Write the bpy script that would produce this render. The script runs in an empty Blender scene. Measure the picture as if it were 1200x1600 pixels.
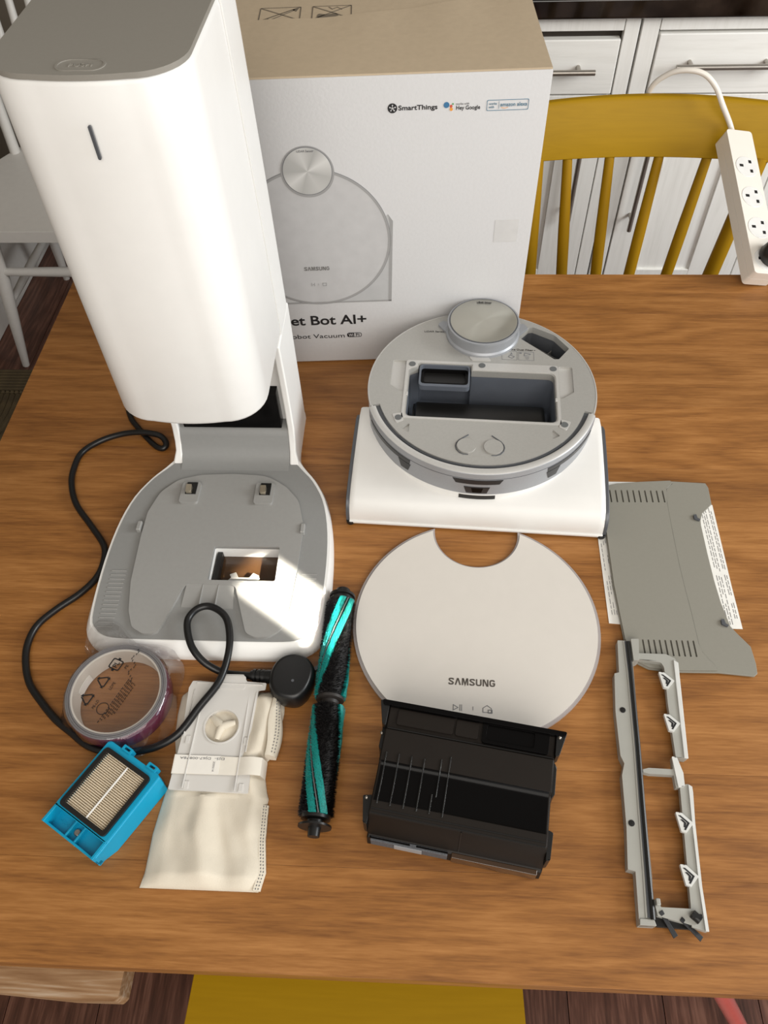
import bpy, bmesh, math, random
from mathutils import Vector, Matrix
from mathutils.geometry import tessellate_polygon
random.seed(7)
C = bpy.context.scene.collection
T = 0.75                      # height of the table top above the floor
PI = math.pi
def R(d): return math.radians(d)

# ------------------------------------------------------------------ camera
PITCH, ROLL, YAW = 0.92466548, -0.04621872, 0.07770852
cy, sy = math.cos(YAW), math.sin(YAW)
right = Vector((cy, sy, 0)); fh = Vector((-sy, cy, 0)); upw = Vector((0, 0, 1))
fwd = fh*math.cos(PITCH) - upw*math.sin(PITCH)
up = fh*math.sin(PITCH) + upw*math.cos(PITCH)
r2 = right*math.cos(ROLL) + up*math.sin(ROLL); u2 = -right*math.sin(ROLL) + up*math.cos(ROLL)
cam = bpy.data.objects.new('camera', bpy.data.cameras.new('camera')); C.objects.link(cam)
cam.matrix_world = Matrix(((r2.x, u2.x, -fwd.x, 0), (r2.y, u2.y, -fwd.y, 0), (r2.z, u2.z, -fwd.z, T+0.79), (0, 0, 0, 1)))
cam.data.sensor_fit = 'VERTICAL'; cam.data.sensor_height = 32.0; cam.data.lens = 1200.708/1600*32
cam.data.clip_start = 0.02
bpy.context.scene.camera = cam

# ------------------------------------------------------------------ world, lamps, exposure
sc = bpy.context.scene
sc.view_settings.view_transform = 'Standard'; sc.view_settings.look = 'None'
sc.view_settings.gamma = 1; sc.view_settings.use_curve_mapping = False
sc.view_settings.exposure = -0.10
w = bpy.data.worlds.new('room_light'); sc.world = w; w.use_nodes = True
w.node_tree.nodes['Background'].inputs[0].default_value = (1.0, 0.93, 0.84, 1)
w.node_tree.nodes['Background'].inputs[1].default_value = 0.36
def area(name, loc, target, sx, sy_, power, col, spread=PI):
    l = bpy.data.lights.new(name, 'AREA'); l.shape = 'RECTANGLE'; l.size = sx; l.size_y = sy_
    l.energy = power; l.color = col; l.spread = spread
    o = bpy.data.objects.new(name, l); C.objects.link(o); o.location = loc
    o.rotation_euler = (Vector(target)-Vector(loc)).to_track_quat('-Z', 'Y').to_euler()
    return o
area('window_light_right', (2.5, 0.25, 1.7), (0.0, 0.75, 0.75), 1.5, 1.3, 25, (0.70, 0.86, 1.0))
area('window_light_behind', (0.4, -1.25, 2.25), (0.1, 0.35, 0.55), 2.2, 1.5, 46, (1.0, 0.95, 0.88))
area('kitchen_fill_light', (2.4, 0.60, 1.9), (0.55, 1.85, 0.6), 1.0, 1.0, 42, (1.0, 0.97, 0.92))  # added fill lamp that brightens the cabinet fronts, no window of its own
area('low_fill_light', (0.6, -2.0, 0.95), (0.1, 0.1, 0.3), 1.7, 1.4, 10, (0.95, 0.97, 1.0))  # added low fill lamp for the near seat and floor
area('sun_glint', (1.55, -0.75, 2.35), (-.146, .448, T+.02), .062, .080, .20, (1.0, 0.93, 0.80), R(.4))

# ------------------------------------------------------------------ materials
def lin(c): return tuple(((x/255)/12.92 if x/255 <= .04045 else ((x/255+.055)/1.055)**2.4) for x in c)
def nt(name):
    m = bpy.data.materials.new(name); m.use_nodes = True
    n = m.node_tree; return m, n, n.nodes['Principled BSDF']
def mat(name, rgb, rough=.45, metal=0., scale=60., amt=.04, bump=0., bscale=None, coat=0., trans=0., spec=None):
    m, n, b = nt(name); c = lin(rgb)
    b.inputs['Roughness'].default_value = rough; b.inputs['Metallic'].default_value = metal
    b.inputs['Coat Weight'].default_value = coat; b.inputs['Transmission Weight'].default_value = trans
    if spec is not None: b.inputs['Specular IOR Level'].default_value = spec
    tc = n.nodes.new('ShaderNodeTexCoord'); no = n.nodes.new('ShaderNodeTexNoise')
    no.inputs['Scale'].default_value = scale; no.inputs['Detail'].default_value = 4
    n.links.new(tc.outputs['Object'], no.inputs['Vector'])
    cr = n.nodes.new('ShaderNodeValToRGB'); n.links.new(no.outputs['Fac'], cr.inputs[0])
    cr.color_ramp.elements[0].position = .3; cr.color_ramp.elements[1].position = .7
    cr.color_ramp.elements[0].color = tuple(x*(1-amt) for x in c)+(1,); cr.color_ramp.elements[1].color = tuple(min(1, x*(1+amt)) for x in c)+(1,)
    n.links.new(cr.outputs[0], b.inputs['Base Color'])
    if bump:
        bp = n.nodes.new('ShaderNodeBump'); bp.inputs['Strength'].default_value = bump; bp.inputs['Distance'].default_value = .002
        if bscale:
            n2 = n.nodes.new('ShaderNodeTexNoise'); n2.inputs['Scale'].default_value = bscale; n2.inputs['Detail'].default_value = 3
            n.links.new(tc.outputs['Object'], n2.inputs['Vector']); n.links.new(n2.outputs['Fac'], bp.inputs['Height'])
        else: n.links.new(no.outputs['Fac'], bp.inputs['Height'])
        n.links.new(bp.outputs[0], b.inputs['Normal'])
    return m
def wood(name, dark, mid, light, axis=0, rough=.42, rings=16., fine=1., bump=.12, vary=.16, con=1.):
    """grain running along one object axis; every board gets its own stretch of the pattern"""
    m, n, b = nt(name); N = n.nodes.new; L = n.links.new
    tc = N('ShaderNodeTexCoord'); oi = N('ShaderNodeObjectInfo')
    ml = N('ShaderNodeMath'); ml.operation = 'MULTIPLY'; ml.inputs[1].default_value = 37.; L(oi.outputs['Random'], ml.inputs[0])
    ad = N('ShaderNodeVectorMath'); ad.operation = 'ADD'; L(tc.outputs['Object'], ad.inputs[0]); L(ml.outputs[0], ad.inputs[1])
    def nz(along, across, detail, dist=0., rough_=.5):
        k = N('ShaderNodeMapping'); q = [across]*3; q[axis] = along; k.inputs['Scale'].default_value = q; L(ad.outputs[0], k.inputs[0])
        t = N('ShaderNodeTexNoise'); t.inputs['Scale'].default_value = 1; t.inputs['Detail'].default_value = detail; t.inputs['Distortion'].default_value = dist
        t.inputs['Roughness'].default_value = rough_; L(k.outputs[0], t.inputs[0]); return t.outputs['Fac']
    # growth rings: a slowly varying field cut into thin bands gives the cathedral figure
    f = nz(.9, rings*.55, 2, .35)
    sc_ = N('ShaderNodeMath'); sc_.operation = 'MULTIPLY'; L(f, sc_.inputs[0]); sc_.inputs[1].default_value = 26.
    fr = N('ShaderNodeMath'); fr.operation = 'PINGPONG'; L(sc_.outputs[0], fr.inputs[0]); fr.inputs[1].default_value = 1.
    acc = None
    for src, wgt in ((fr.outputs[0], .13), (nz(1.2, rings, 4, .5), .20), (nz(9*fine, 150*fine, 4, .3, .6), .36), (nz(34*fine, 480*fine, 3, 0, .6), .36)):
        q = N('ShaderNodeMath'); q.operation = 'MULTIPLY_ADD'; L(src, q.inputs[0]); q.inputs[1].default_value = wgt
        if acc is None: q.inputs[2].default_value = -.03
        else: L(acc, q.inputs[2])
        acc = q.outputs[0]
    cr = N('ShaderNodeValToRGB'); e = cr.color_ramp.elements; e[0].position = .5-.16/con; e[1].position = .5+.16/con
    e[0].color = lin(dark)+(1,); e[1].color = lin(light)+(1,); q = e.new(.5); q.color = lin(mid)+(1,)
    L(acc, cr.inputs[0])
    hs = N('ShaderNodeHueSaturation'); mr = N('ShaderNodeMapRange'); mr.inputs[3].default_value = 1-vary; mr.inputs[4].default_value = 1+vary
    L(oi.outputs['Random'], mr.inputs[0]); L(mr.outputs[0], hs.inputs['Value']); L(cr.outputs[0], hs.inputs['Color']); L(hs.outputs[0], b.inputs['Base Color'])
    bp = N('ShaderNodeBump'); bp.inputs['Strength'].default_value = bump; bp.inputs['Distance'].default_value = .001; L(acc, bp.inputs['Height']); L(bp.outputs[0], b.inputs['Normal'])
    b.inputs['Roughness'].default_value = rough
    return m
oak = wood('oak', (116, 72, 31), (146, 96, 46), (168, 116, 63), 0, .42, 10, 1., .10, .05)
oak_y = wood('oak_depth', (112, 68, 26), (147, 95, 43), (170, 118, 62), 2, .45, 15)
pale_oak = wood('pale_oak', (150, 108, 70), (186, 146, 106), (222, 196, 168), 0, .5, 34, .5, .3)
walnut = wood('walnut_laminate', (60, 36, 26), (90, 57, 44), (124, 86, 70), 1, .36, 22, .6, .06, .22)
cab_paint = wood('white_grained_paint', (224, 222, 216), (240, 238, 233), (245, 244, 240), 2, .5, 20, .5, .12, .01, .5)
cab_paint_x = wood('white_grained_paint_across', (226, 224, 218), (240, 238, 233), (245, 244, 240), 0, .5, 20, .5, .12, .01, .5)
white = mat('white_plastic', (236, 235, 232), .38, amt=.01)
white2 = mat('white_satin', (226, 224, 220), .45, amt=.01)
lid_white = mat('lid_gloss_white', (212, 206, 198), .22, amt=.01, coat=.4)
st_grey = mat('station_grey', (150, 149, 146), .42, amt=.02, scale=200)
top_grey = mat('station_lid_grey', (140, 136, 128), .5, amt=.015, scale=300)
deck_grey = mat('deck_grey', (138, 138, 136), .5, amt=.02, scale=200)
rob_grey = mat('robot_silver_grey', (170, 168, 163), .36, .25, scale=400, amt=.03)
rob_light = mat('robot_light_silver', (196, 194, 190), .34, .3, scale=400, amt=.02)
rob_side = mat('robot_side_silver', (156, 158, 162), .42, .3, scale=400, amt=.02)
trim_dark = mat('dark_grey_trim', (86, 88, 92), .35, .2)
smoke = mat('smoked_sensor', (34, 34, 36), .32)
slate = mat('slate_tub', (92, 97, 106), .45)
black = mat('black_plastic', (20, 19, 18), .38)
black_gl = mat('gloss_black', (9, 8, 8), .2, spec=.12)
rubber = mat('rubber_grey', (96, 98, 98), .6)
cable = mat('cable_black', (15, 15, 16), .36)
satin_black = mat('satin_black', (28, 23, 19), .5, spec=.22)
rib_gl = mat('rib_gloss_black', (24, 23, 22), .18, spec=.8)
steel = mat('brushed_steel', (170, 164, 156), .32, .9)
contact = mat('contact_metal', (196, 186, 166), .28, .9)
granite = mat('black_granite', (34, 27, 22), .10, scale=14, amt=.9, coat=.3)
mustard = wood('mustard_paint', (150, 114, 4), (158, 121, 6), (166, 128, 12), 0, .45, 40, .6, .10, .02, .5)
mustard.node_tree.nodes['Principled BSDF'].inputs['Specular IOR Level'].default_value = .2
mustard_l = mat('mustard_paint_plain', (152, 114, 4), .5, spec=.2, amt=.03, scale=30)
chair_white = mat('white_chair_paint', (216, 213, 208), .45, amt=.02)
red_paint = mat('coral_red_paint', (206, 92, 84), .25, coat=.3)
card_white = mat('printed_card_white', (193, 192, 192), .55, amt=.015, scale=250, bump=.1)
kraft = mat('kraft_board', (188, 170, 144), .7, amt=.03, scale=120, bump=.1)
ink = mat('black_ink', (24, 24, 26), .5)
ink_grey = mat('grey_ink', (150, 149, 148), .5)
ink_mid = mat('mid_grey_ink', (118, 118, 120), .5)
ink_pale = mat('pale_grey_ink', (176, 176, 176), .5)
ink_disc = mat('print_silver', (176, 174, 170), .5)
blue_ink = mat('blue_ink', (56, 110, 150), .5); orange_ink = mat('orange_ink', (224, 150, 60), .5); teal_ink = mat('slate_blue_ink', (70, 116, 140), .5)
paper = mat('paper', (230, 228, 222), .7)
plate_grey = mat('ramp_grey', (134, 131, 121), .5, amt=.015, scale=300)
frame_grey = mat('brush_frame_grey', (158, 157, 150), .45, amt=.02)
arrow_white = mat('raised_light_grey', (206, 206, 202), .45)
teal = mat('teal_bristle', (0, 128, 122), .55, scale=900, amt=.35)
fur = mat('black_bristle', (14, 10, 10), .6, scale=900, amt=.4)
blue = mat('cyan_blue_plastic', (0, 146, 184), .35, amt=.02)
pleat = mat('filter_paper', (240, 230, 212), .8, amt=.03)
cloth = mat('fleece_white', (212, 203, 186), .9, amt=.03, scale=45, bump=.16, bscale=1100)
collar = mat('collar_white', (206, 203, 198), .42, amt=.01)
cream = mat('cream_plastic', (228, 222, 212), .32, amt=.01)
clear_cover = mat('socket_clear_cover', (226, 224, 220), .08, coat=1.)
magenta = mat('magenta_tape', (92, 30, 58), .4)
tape_in = mat('tape_liner', (206, 200, 190), .6)
tape_edge = mat('tape_edge_grey', (120, 118, 120), .5)
woven = mat('dark_olive_cord', (74, 62, 40), .8, scale=40, amt=.3)
wall_m = mat('shadow_dark_wall', (122, 112, 98), .8, amt=.02)  # wall shadow put into the colour by a darker base
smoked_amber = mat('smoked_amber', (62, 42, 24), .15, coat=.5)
# brushed lidar cap: metal brushed in circles
lidar_m, n_, b_ = nt('brushed_disc'); b_.inputs['Base Color'].default_value = lin((190, 188, 178))+(1,)
b_.inputs['Metallic'].default_value = .85; b_.inputs['Roughness'].default_value = .34; b_.inputs['Anisotropic'].default_value = .8
tn = n_.nodes.new('ShaderNodeTangent'); tn.direction_type = 'RADIAL'; tn.axis = 'Z'; n_.links.new(tn.outputs[0], b_.inputs['Tangent'])
# thin clear film
film, n_, b_ = nt('clear_film'); nd = n_.nodes
tr = nd.new('ShaderNodeBsdfTransparent'); tr.inputs[0].default_value = (.985, .98, .98, 1)
gl = nd.new('ShaderNodeBsdfGlossy'); gl.inputs['Roughness'].default_value = .10
df = nd.new('ShaderNodeBsdfTranslucent'); df.inputs[0].default_value = (.9, .88, .88, 1)
mh = nd.new('ShaderNodeMixShader'); mh.inputs[0].default_value = .09; n_.links.new(tr.outputs[0], mh.inputs[1]); n_.links.new(df.outputs[0], mh.inputs[2])
mxs = nd.new('ShaderNodeMixShader'); fr = nd.new('ShaderNodeLayerWeight'); fr.inputs['Blend'].default_value = .22
sq_ = nd.new('ShaderNodeMath'); sq_.operation = 'MULTIPLY_ADD'; sq_.inputs[1].default_value = .8; sq_.inputs[2].default_value = .05; n_.links.new(fr.outputs['Facing'], sq_.inputs[0]); n_.links.new(sq_.outputs[0], mxs.inputs[0]); n_.links.new(mh.outputs[0], mxs.inputs[1]); n_.links.new(gl.outputs[0], mxs.inputs[2])
n_.links.new(mxs.outputs[0], nd['Material Output'].inputs[0])
# clear plastic rim of the top cover
rim_clear = mat('frosted_rim', (160, 152, 150), .2, coat=.6)

# ------------------------------------------------------------------ mesh helpers
def obj(name, bm, m, parent=None, bevel=0., seg=2, ang=38, loc=None, rot=None, kind=None, label=None):
    bmesh.ops.recalc_face_normals(bm, faces=bm.faces)
    me = bpy.data.meshes.new(name); bm.to_mesh(me); bm.free()
    for p in me.polygons: p.use_smooth = True
    me.set_sharp_from_angle(angle=R(ang))
    me.materials.append(m)
    o = bpy.data.objects.new(name, me); C.objects.link(o)
    if parent: o.parent = parent
    if loc: o.location = loc
    if rot: o.rotation_euler = rot
    if bevel:
        b = o.modifiers.new('bevel', 'BEVEL'); b.width = bevel; b.segments = seg; b.limit_method = 'ANGLE'; b.angle_limit = R(40); b.harden_normals = True
    if kind: o['kind'] = kind
    if label: o['label'] = label
    return o
def copy(o, parent, loc=None, rot=None):
    c = o.copy(); C.objects.link(c); c.parent = parent
    if loc is not None: c.location = loc
    if rot is not None: c.rotation_euler = rot
    return c
def thing(name, label, cat, loc=(0, 0, 0), rz=0., group=None):
    o = bpy.data.objects.new(name, None); C.objects.link(o); o.empty_display_size = .05
    o.location = loc; o.rotation_euler = (0, 0, rz); o['label'] = label; o['category'] = cat
    if group: o['group'] = group
    return o
def NB(): return bmesh.new()
def box(bm, c, s, rot=None):
    m = Matrix.Translation(c) @ (rot.to_matrix().to_4x4() if rot is not None else Matrix()) @ Matrix.Diagonal((s[0], s[1], s[2], 1))
    bmesh.ops.create_cube(bm, size=1, matrix=m); return bm
def prism(bm, outline, z0, z1, holes=(), inset=0.):
    """solid slab with a free outline and through holes; z0/z1 numbers or functions of (x, y)"""
    loops = [list(outline)] + [list(h) for h in holes]
    f0 = z0 if callable(z0) else (lambda x, y: z0); f1 = z1 if callable(z1) else (lambda x, y: z1)
    tris = tessellate_polygon([[Vector((p[0], p[1], 0)) for p in l] for l in loops])
    flat = [p for l in loops for p in l]
    vb = [bm.verts.new((p[0], p[1], f0(*p))) for p in flat]; vt = [bm.verts.new((p[0], p[1], f1(*p))) for p in flat]
    for t in tris:
        for vs in ([vt[i] for i in t], [vb[i] for i in reversed(t)]):
            try: bm.faces.new(vs)
            except ValueError: pass
    k = 0
    for l in loops:
        for i in range(len(l)):
            a, b2 = k+i, k+(i+1) % len(l)
            try: bm.faces.new((vb[a], vb[b2], vt[b2], vt[a]))
            except ValueError: pass
        k += len(l)
    return bm
def loft(bm, rings, cap0=True, cap1=True, closed=True):
    vs = [[bm.verts.new(p) for p in r] for r in rings]
    for a, b2 in zip(vs, vs[1:]):
        n = len(a)
        for i in range(n if closed else n-1):
            j = (i+1) % n
            try: bm.faces.new((a[i], a[j], b2[j], b2[i]))
            except ValueError: pass
    for f, r in ((cap0, vs[0]), (cap1, vs[-1])):
        if f:
            for t in tessellate_polygon([[v.co for v in r]]):
                try: bm.faces.new([r[i] for i in t])
                except ValueError: pass
    return bm
def lathe(bm, prof, n=48, c=(0, 0, 0), cap=True):
    rings = [[(c[0]+r*math.cos(2*PI*i/n), c[1]+r*math.sin(2*PI*i/n), c[2]+z) for i in range(n)] for r, z in prof]
    return loft(bm, rings, cap, cap)
def spline(pts, k=8, closed=False):
    P = [Vector(p) for p in pts]; out = []; n = len(P)
    rng = range(n if closed else n-1)
    for i in rng:
        g = (lambda j: P[j % n]) if closed else (lambda j: P[max(0, min(n-1, j))])
        p0, p1, p2, p3 = g(i-1), g(i), g(i+1), g(i+2)
        for s in range(k):
            t = s/k
            out.append(.5*((2*p1)+(p2-p0)*t+(2*p0-5*p1+4*p2-p3)*t*t+(3*p1-p0-3*p2+p3)*t**3))
    if not closed: out.append(P[-1])
    return out
def tube(bm, pts, r, n=10, closed=False, cap=True):
    P = [Vector(p) for p in pts]; rings = []; up0 = Vector((0, 0, 1))
    rr = r if callable(r) else (lambda t: r)
    N = len(P)
    for i, p in enumerate(P):
        a = P[(i+1) % N] if (closed or i < N-1) else p; b2 = P[i-1] if (closed or i > 0) else p
        d = (a-b2).normalized()
        ref = up0 if abs(d.z) < .93 else Vector((1, 0, 0))
        s = d.cross(ref).normalized(); u = s.cross(d)
        if rings and (s.dot(last) < 0): s, u = -s, -u
        last = s; q = rr(i/max(1, N-1))
        rings.append([p+s*q*math.cos(2*PI*j/n)+u*q*math.sin(2*PI*j/n) for j in range(n)])
    if closed: rings.append(rings[0])
    return loft(bm, rings, cap and not closed, cap and not closed)
def rpoly(pts, r, n=5):
    """polygon with rounded corners; r a number or a list"""
    out = []; N = len(pts)
    for i, p in enumerate(pts):
        rad = r[i] if isinstance(r, (list, tuple)) else r
        p = Vector(p[:2]); a = (Vector(pts[i-1][:2])-p); b2 = (Vector(pts[(i+1) % N][:2])-p)
        if rad <= 0: out.append((p.x, p.y)); continue
        la, lb = a.length, b2.length; a.normalize(); b2.normalize()
        th = a.angle(b2); d = min(rad/math.tan(th/2), la*.48, lb*.48)
        s, e = p+a*d, p+b2*d
        for k in range(n+1):
            t = k/n; q = s*(1-t)**2+p*2*t*(1-t)+e*t*t; out.append((q.x, q.y))
    return out
def rect(x0, y0, x1, y1, r=0., n=5):
    p = [(x0, y0), (x1, y0), (x1, y1), (x0, y1)]
    return rpoly(p, r, n) if r else p
def circle(r, n=48, c=(0, 0)): return [(c[0]+r*math.cos(2*PI*i/n), c[1]+r*math.sin(2*PI*i/n)) for i in range(n)]
def arc(r, a0, a1, n, c=(0, 0)): return [(c[0]+r*math.cos(R(a0+(a1-a0)*i/n)), c[1]+r*math.sin(R(a0+(a1-a0)*i/n))) for i in range(n+1)]
def sector(bm, prof, a0, a1, n=40):
    """sweep a closed (r, z) profile around z from a0 to a1 degrees"""
    return loft(bm, [[(r*math.cos(R(a0+(a1-a0)*i/n)), r*math.sin(R(a0+(a1-a0)*i/n)), z) for r, z in prof] for i in range(n+1)])
TEXTS = []
def text(name, body, m, parent, loc, width, height=None, rot=(0, 0, 0), bold=0., thick=.0002, label=None):
    cu = bpy.data.curves.new(name, 'FONT'); cu.body = body; cu.size = 1; cu.extrude = .01; cu.offset = bold; cu.resolution_u = 4
    o = bpy.data.objects.new(name+'_source', cu); C.objects.link(o)
    TEXTS.append((o, name, m, parent, loc, width, height, rot, thick, label))
def flush_text():
    bpy.context.view_layer.update(); dg = bpy.context.evaluated_depsgraph_get()
    for o, name, m, parent, loc, width, height, rot, thick, label in TEXTS:
        me = bpy.data.meshes.new_from_object(o.evaluated_get(dg)); me.name = name
        xs = [v.co.x for v in me.vertices]; ys = [v.co.y for v in me.vertices]
        sx = width/(max(xs)-min(xs)); sy_ = height/(max(ys)-min(ys)) if height else sx
        ox, oy = (max(xs)+min(xs))/2, (max(ys)+min(ys))/2
        for v in me.vertices: v.co = ((v.co.x-ox)*sx, (v.co.y-oy)*sy_, v.co.z/.01*thick)
        me.materials.clear(); me.materials.append(m)
        q = bpy.data.objects.new(name, me); C.objects.link(q); q.parent = parent; q.location = loc; q.rotation_euler = rot
        if label: q['label'] = label
        cu = o.data; bpy.data.objects.remove(o); bpy.data.curves.remove(cu)
UPRIGHT = (PI/2, 0, 0)
def stroke(bm, pts, wd, z0, z1):
    """flat mitred stroke through 2-D points"""
    P = [Vector(p) for p in pts]; L_, R_ = [], []
    for i, p in enumerate(P):
        a = (P[i]-P[i-1]).normalized() if i else None; b2 = (P[i+1]-P[i]).normalized() if i < len(P)-1 else None
        d = ((a or b2)+(b2 or a)).normalized(); n2 = Vector((-d.y, d.x)); c = max(.35, n2.dot(Vector((-(a or b2).y, (a or b2).x))))
        L_.append(p+n2*wd/2/c); R_.append(p-n2*wd/2/c)
    for i in range(len(P)-1): prism(bm, [tuple(L_[i]), tuple(R_[i]), tuple(R_[i+1]), tuple(L_[i+1])], z0, z1)
GLYPH = {'S': (.80, [[(.76, .76), (.64, .90), (.40, .92), (.16, .88), (.10, .73), (.22, .60), (.58, .42), (.70, .27), (.62, .12), (.40, .08), (.14, .11), (.04, .26)]]),
 'A': (.86, [[(.08, 0), (.38, .92), (.48, .92), (.78, 0)]]), 'M': (1.0, [[(.10, 0), (.14, .95), (.24, .95), (.50, .10), (.76, .95), (.86, .95), (.90, 0)]]),
 'U': (.84, [[(.10, 1), (.10, .26), (.20, .11), (.42, .08), (.64, .11), (.74, .26), (.74, 1)]]), 'N': (.86, [[(.10, 0), (.10, .93), (.22, .93), (.64, .07), (.76, .07), (.76, 1)]]),
 'G': (.84, [[(.74, .74), (.62, .90), (.42, .92), (.20, .88), (.10, .70), (.10, .30), (.20, .12), (.42, .08), (.64, .12), (.74, .26), (.74, .46), (.44, .46)]])}
def logo(m, parent, loc, width, height, rot=(0, 0, 0), thick=.0004, label=None):
    word = 'SAMSUNG'; tot = sum(GLYPH[c][0] for c in word)+.16*(len(word)-1); kx = width/tot; x = -tot/2; bm = NB()
    for c in word:
        wd, paths = GLYPH[c]
        for pth in paths: stroke(bm, [((x+px)*kx, (py-.5)*height) for px, py in pth], height*.19, 0, thick)
        x += wd+.16
    return obj('logo', bm, m, parent, loc=loc, rot=rot, label=label)

# ------------------------------------------------------------------ the room
fl = obj('floor', box(NB(), (0, .9, -.02), (4.6, 5.4, .02)), walnut); fl['kind'] = 'structure'
pw, pk = .159, []
for i in range(-8, 15):
    x0 = .262+pw*(i-2)
    j0 = -1.8+(i*.47) % 1.2
    edges = [-1.8]+[j0+1.2*k for k in range(0, 6) if -1.8 < j0+1.2*k < 3.5]+[3.58]
    for a, b2 in zip(edges, edges[1:]):
        if b2-a < .05 or x0 < -2.2 or x0+pw > 2.28: continue
        o = obj('plank', box(NB(), (0, 0, 0), (pw-.0012, b2-a-.0012, .012)), walnut, fl, .0006, 1, loc=(x0+pw/2, (a+b2)/2, -.006))
        pk.append(o)
def struct(name, bm, m, **k):
    o = obj(name, bm, m, **k); o['kind'] = 'structure'; return o
struct('wall_back', box(NB(), (0, 2.5, 1.2), (4.4, .08, 2.4)), wall_m)
struct('wall_left', box(NB(), (-1.36, .96, 1.2), (.08, 3.0, 2.4)), wall_m)
struct('baseboard_left', box(NB(), (-1.308, .96, .11), (.02, 3.0, .22)), chair_white, bevel=.004)

# ------------------------------------------------------------------ kitchen units behind
YC = 1.838
def bar_handle(parent, x0, x1, z, vertical=None, off=.033):
    """steel bar handle with two posts; vertical=(x, z0, z1)"""
    bm = NB()
    if vertical:
        x, z0, z1 = vertical
        tube(bm, [(x, YC-off, z0), (x, YC-off, z1)], .006, 12)
        for zz in (z0+.03, z1-.03): tube(bm, [(x, YC-.004, zz), (x, YC-off, zz)], .0045, 10)
    else:
        tube(bm, [(x0, YC-off, z), (x1, YC-off, z)], .006, 12)
        for xx in (x0+.034, x1-.034): tube(bm, [(xx, YC-.004, z), (xx, YC-off, z)], .0048, 10)
    return obj('handle', bm, steel, parent)
def kitchen_unit(label, x0, x1, drawer, door, panel, dh, vh, drop):
    t = thing('kitchen_cabinet', label, 'cabinet', (0, 0, 0))
    bm = NB()
    box(bm, ((x0+x1)/2, YC+.315, .49), (x1-x0-.002, .58, .74))            # carcass
    obj('carcass', bm, mat('carcass_shade', (70, 62, 54), .7), t)  # dark colour stands in for shade inside the door and drawer gaps
    fb = NB(); yf = YC+.008
    box(fb, ((x0+drawer[0])/2, yf, .49), (drawer[0]-x0-.003, .02, .74)); box(fb, ((x1+drawer[1])/2, yf, .49), (x1-drawer[1]-.003, .02, .74))
    box(fb, ((drawer[0]+drawer[1])/2, yf, T+.094), (drawer[1]-drawer[0], .02, .028))
    box(fb, ((drawer[0]+drawer[1])/2, yf, T-.071), (drawer[1]-drawer[0], .02, .034))
    box(fb, ((drawer[0]+drawer[1])/2, yf, .135), (drawer[1]-drawer[0], .02, .03))
    obj('face_frame', fb, cab_paint, t, .0015)
    pl = NB(); box(pl, ((x0+x1)/2, YC+.06, .06), (x1-x0-.002, .02, .12)); obj('plinth', pl, cab_paint_x, t)
    d = obj('drawer', box(NB(), ((drawer[0]+drawer[1])/2, YC+.007, T+.0115-drop/2), (drawer[1]-drawer[0]-.004, .022, .125-drop)), cab_paint_x, t, .003)
    bar_handle(d, dh[0], dh[1], T+dh[2])
    # door: two stiles, two rails and a recessed panel
    zt, zb = T-.092, .155
    bm = NB(); a, b2 = door[0]+.002, door[1]-.002; p0, p1 = panel
    box(bm, ((a+p0)/2, YC+.007, (zt+zb)/2), (p0-a, .022, zt-zb)); box(bm, ((b2+p1)/2, YC+.007, (zt+zb)/2), (b2-p1, .022, zt-zb))
    box(bm, ((p0+p1)/2, YC+.007, zt-.035), (p1-p0, .022, .07)); box(bm, ((p0+p1)/2, YC+.007, (zb+T-.519)/2), (p1-p0, .022, T-.519-zb))
    dr = obj('door', bm, cab_paint, t, .0015)
    obj('door_panel', box(NB(), ((p0+p1)/2, YC+.0085, (zt+zb)/2), (p1-p0+.01, .009, zt-zb-.04)), cab_paint, dr)
    if vh: bar_handle(dr, 0, 0, 0, (vh[0], T+vh[1], T+vh[2]))
    return t
kitchen_unit('white grained kitchen cabinet half hidden behind the tall white carton, drawer slightly dropped', -.04, .455, (-.005, .4205), (-.005, .4205), (.10, .315), (.012, .3695, .0085), (.369, -.3514, -.12), .010)
kitchen_unit('white grained kitchen cabinet right of the joint, long bar handle, behind the power strip', .457, .905, (.497, .845), (.497, .845), (.575, .726), (.5428, .775, .017), (.5295, -.381, -.13), 0)
wt = NB(); box(wt, (.45, 2.14, T+.131), (1.6, .66, .04)); wt = obj('granite_worktop', wt, granite, None, .006, 3)
wt['label'] = 'polished black granite worktop running over the white cabinets'; wt['category'] = 'worktop'

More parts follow.
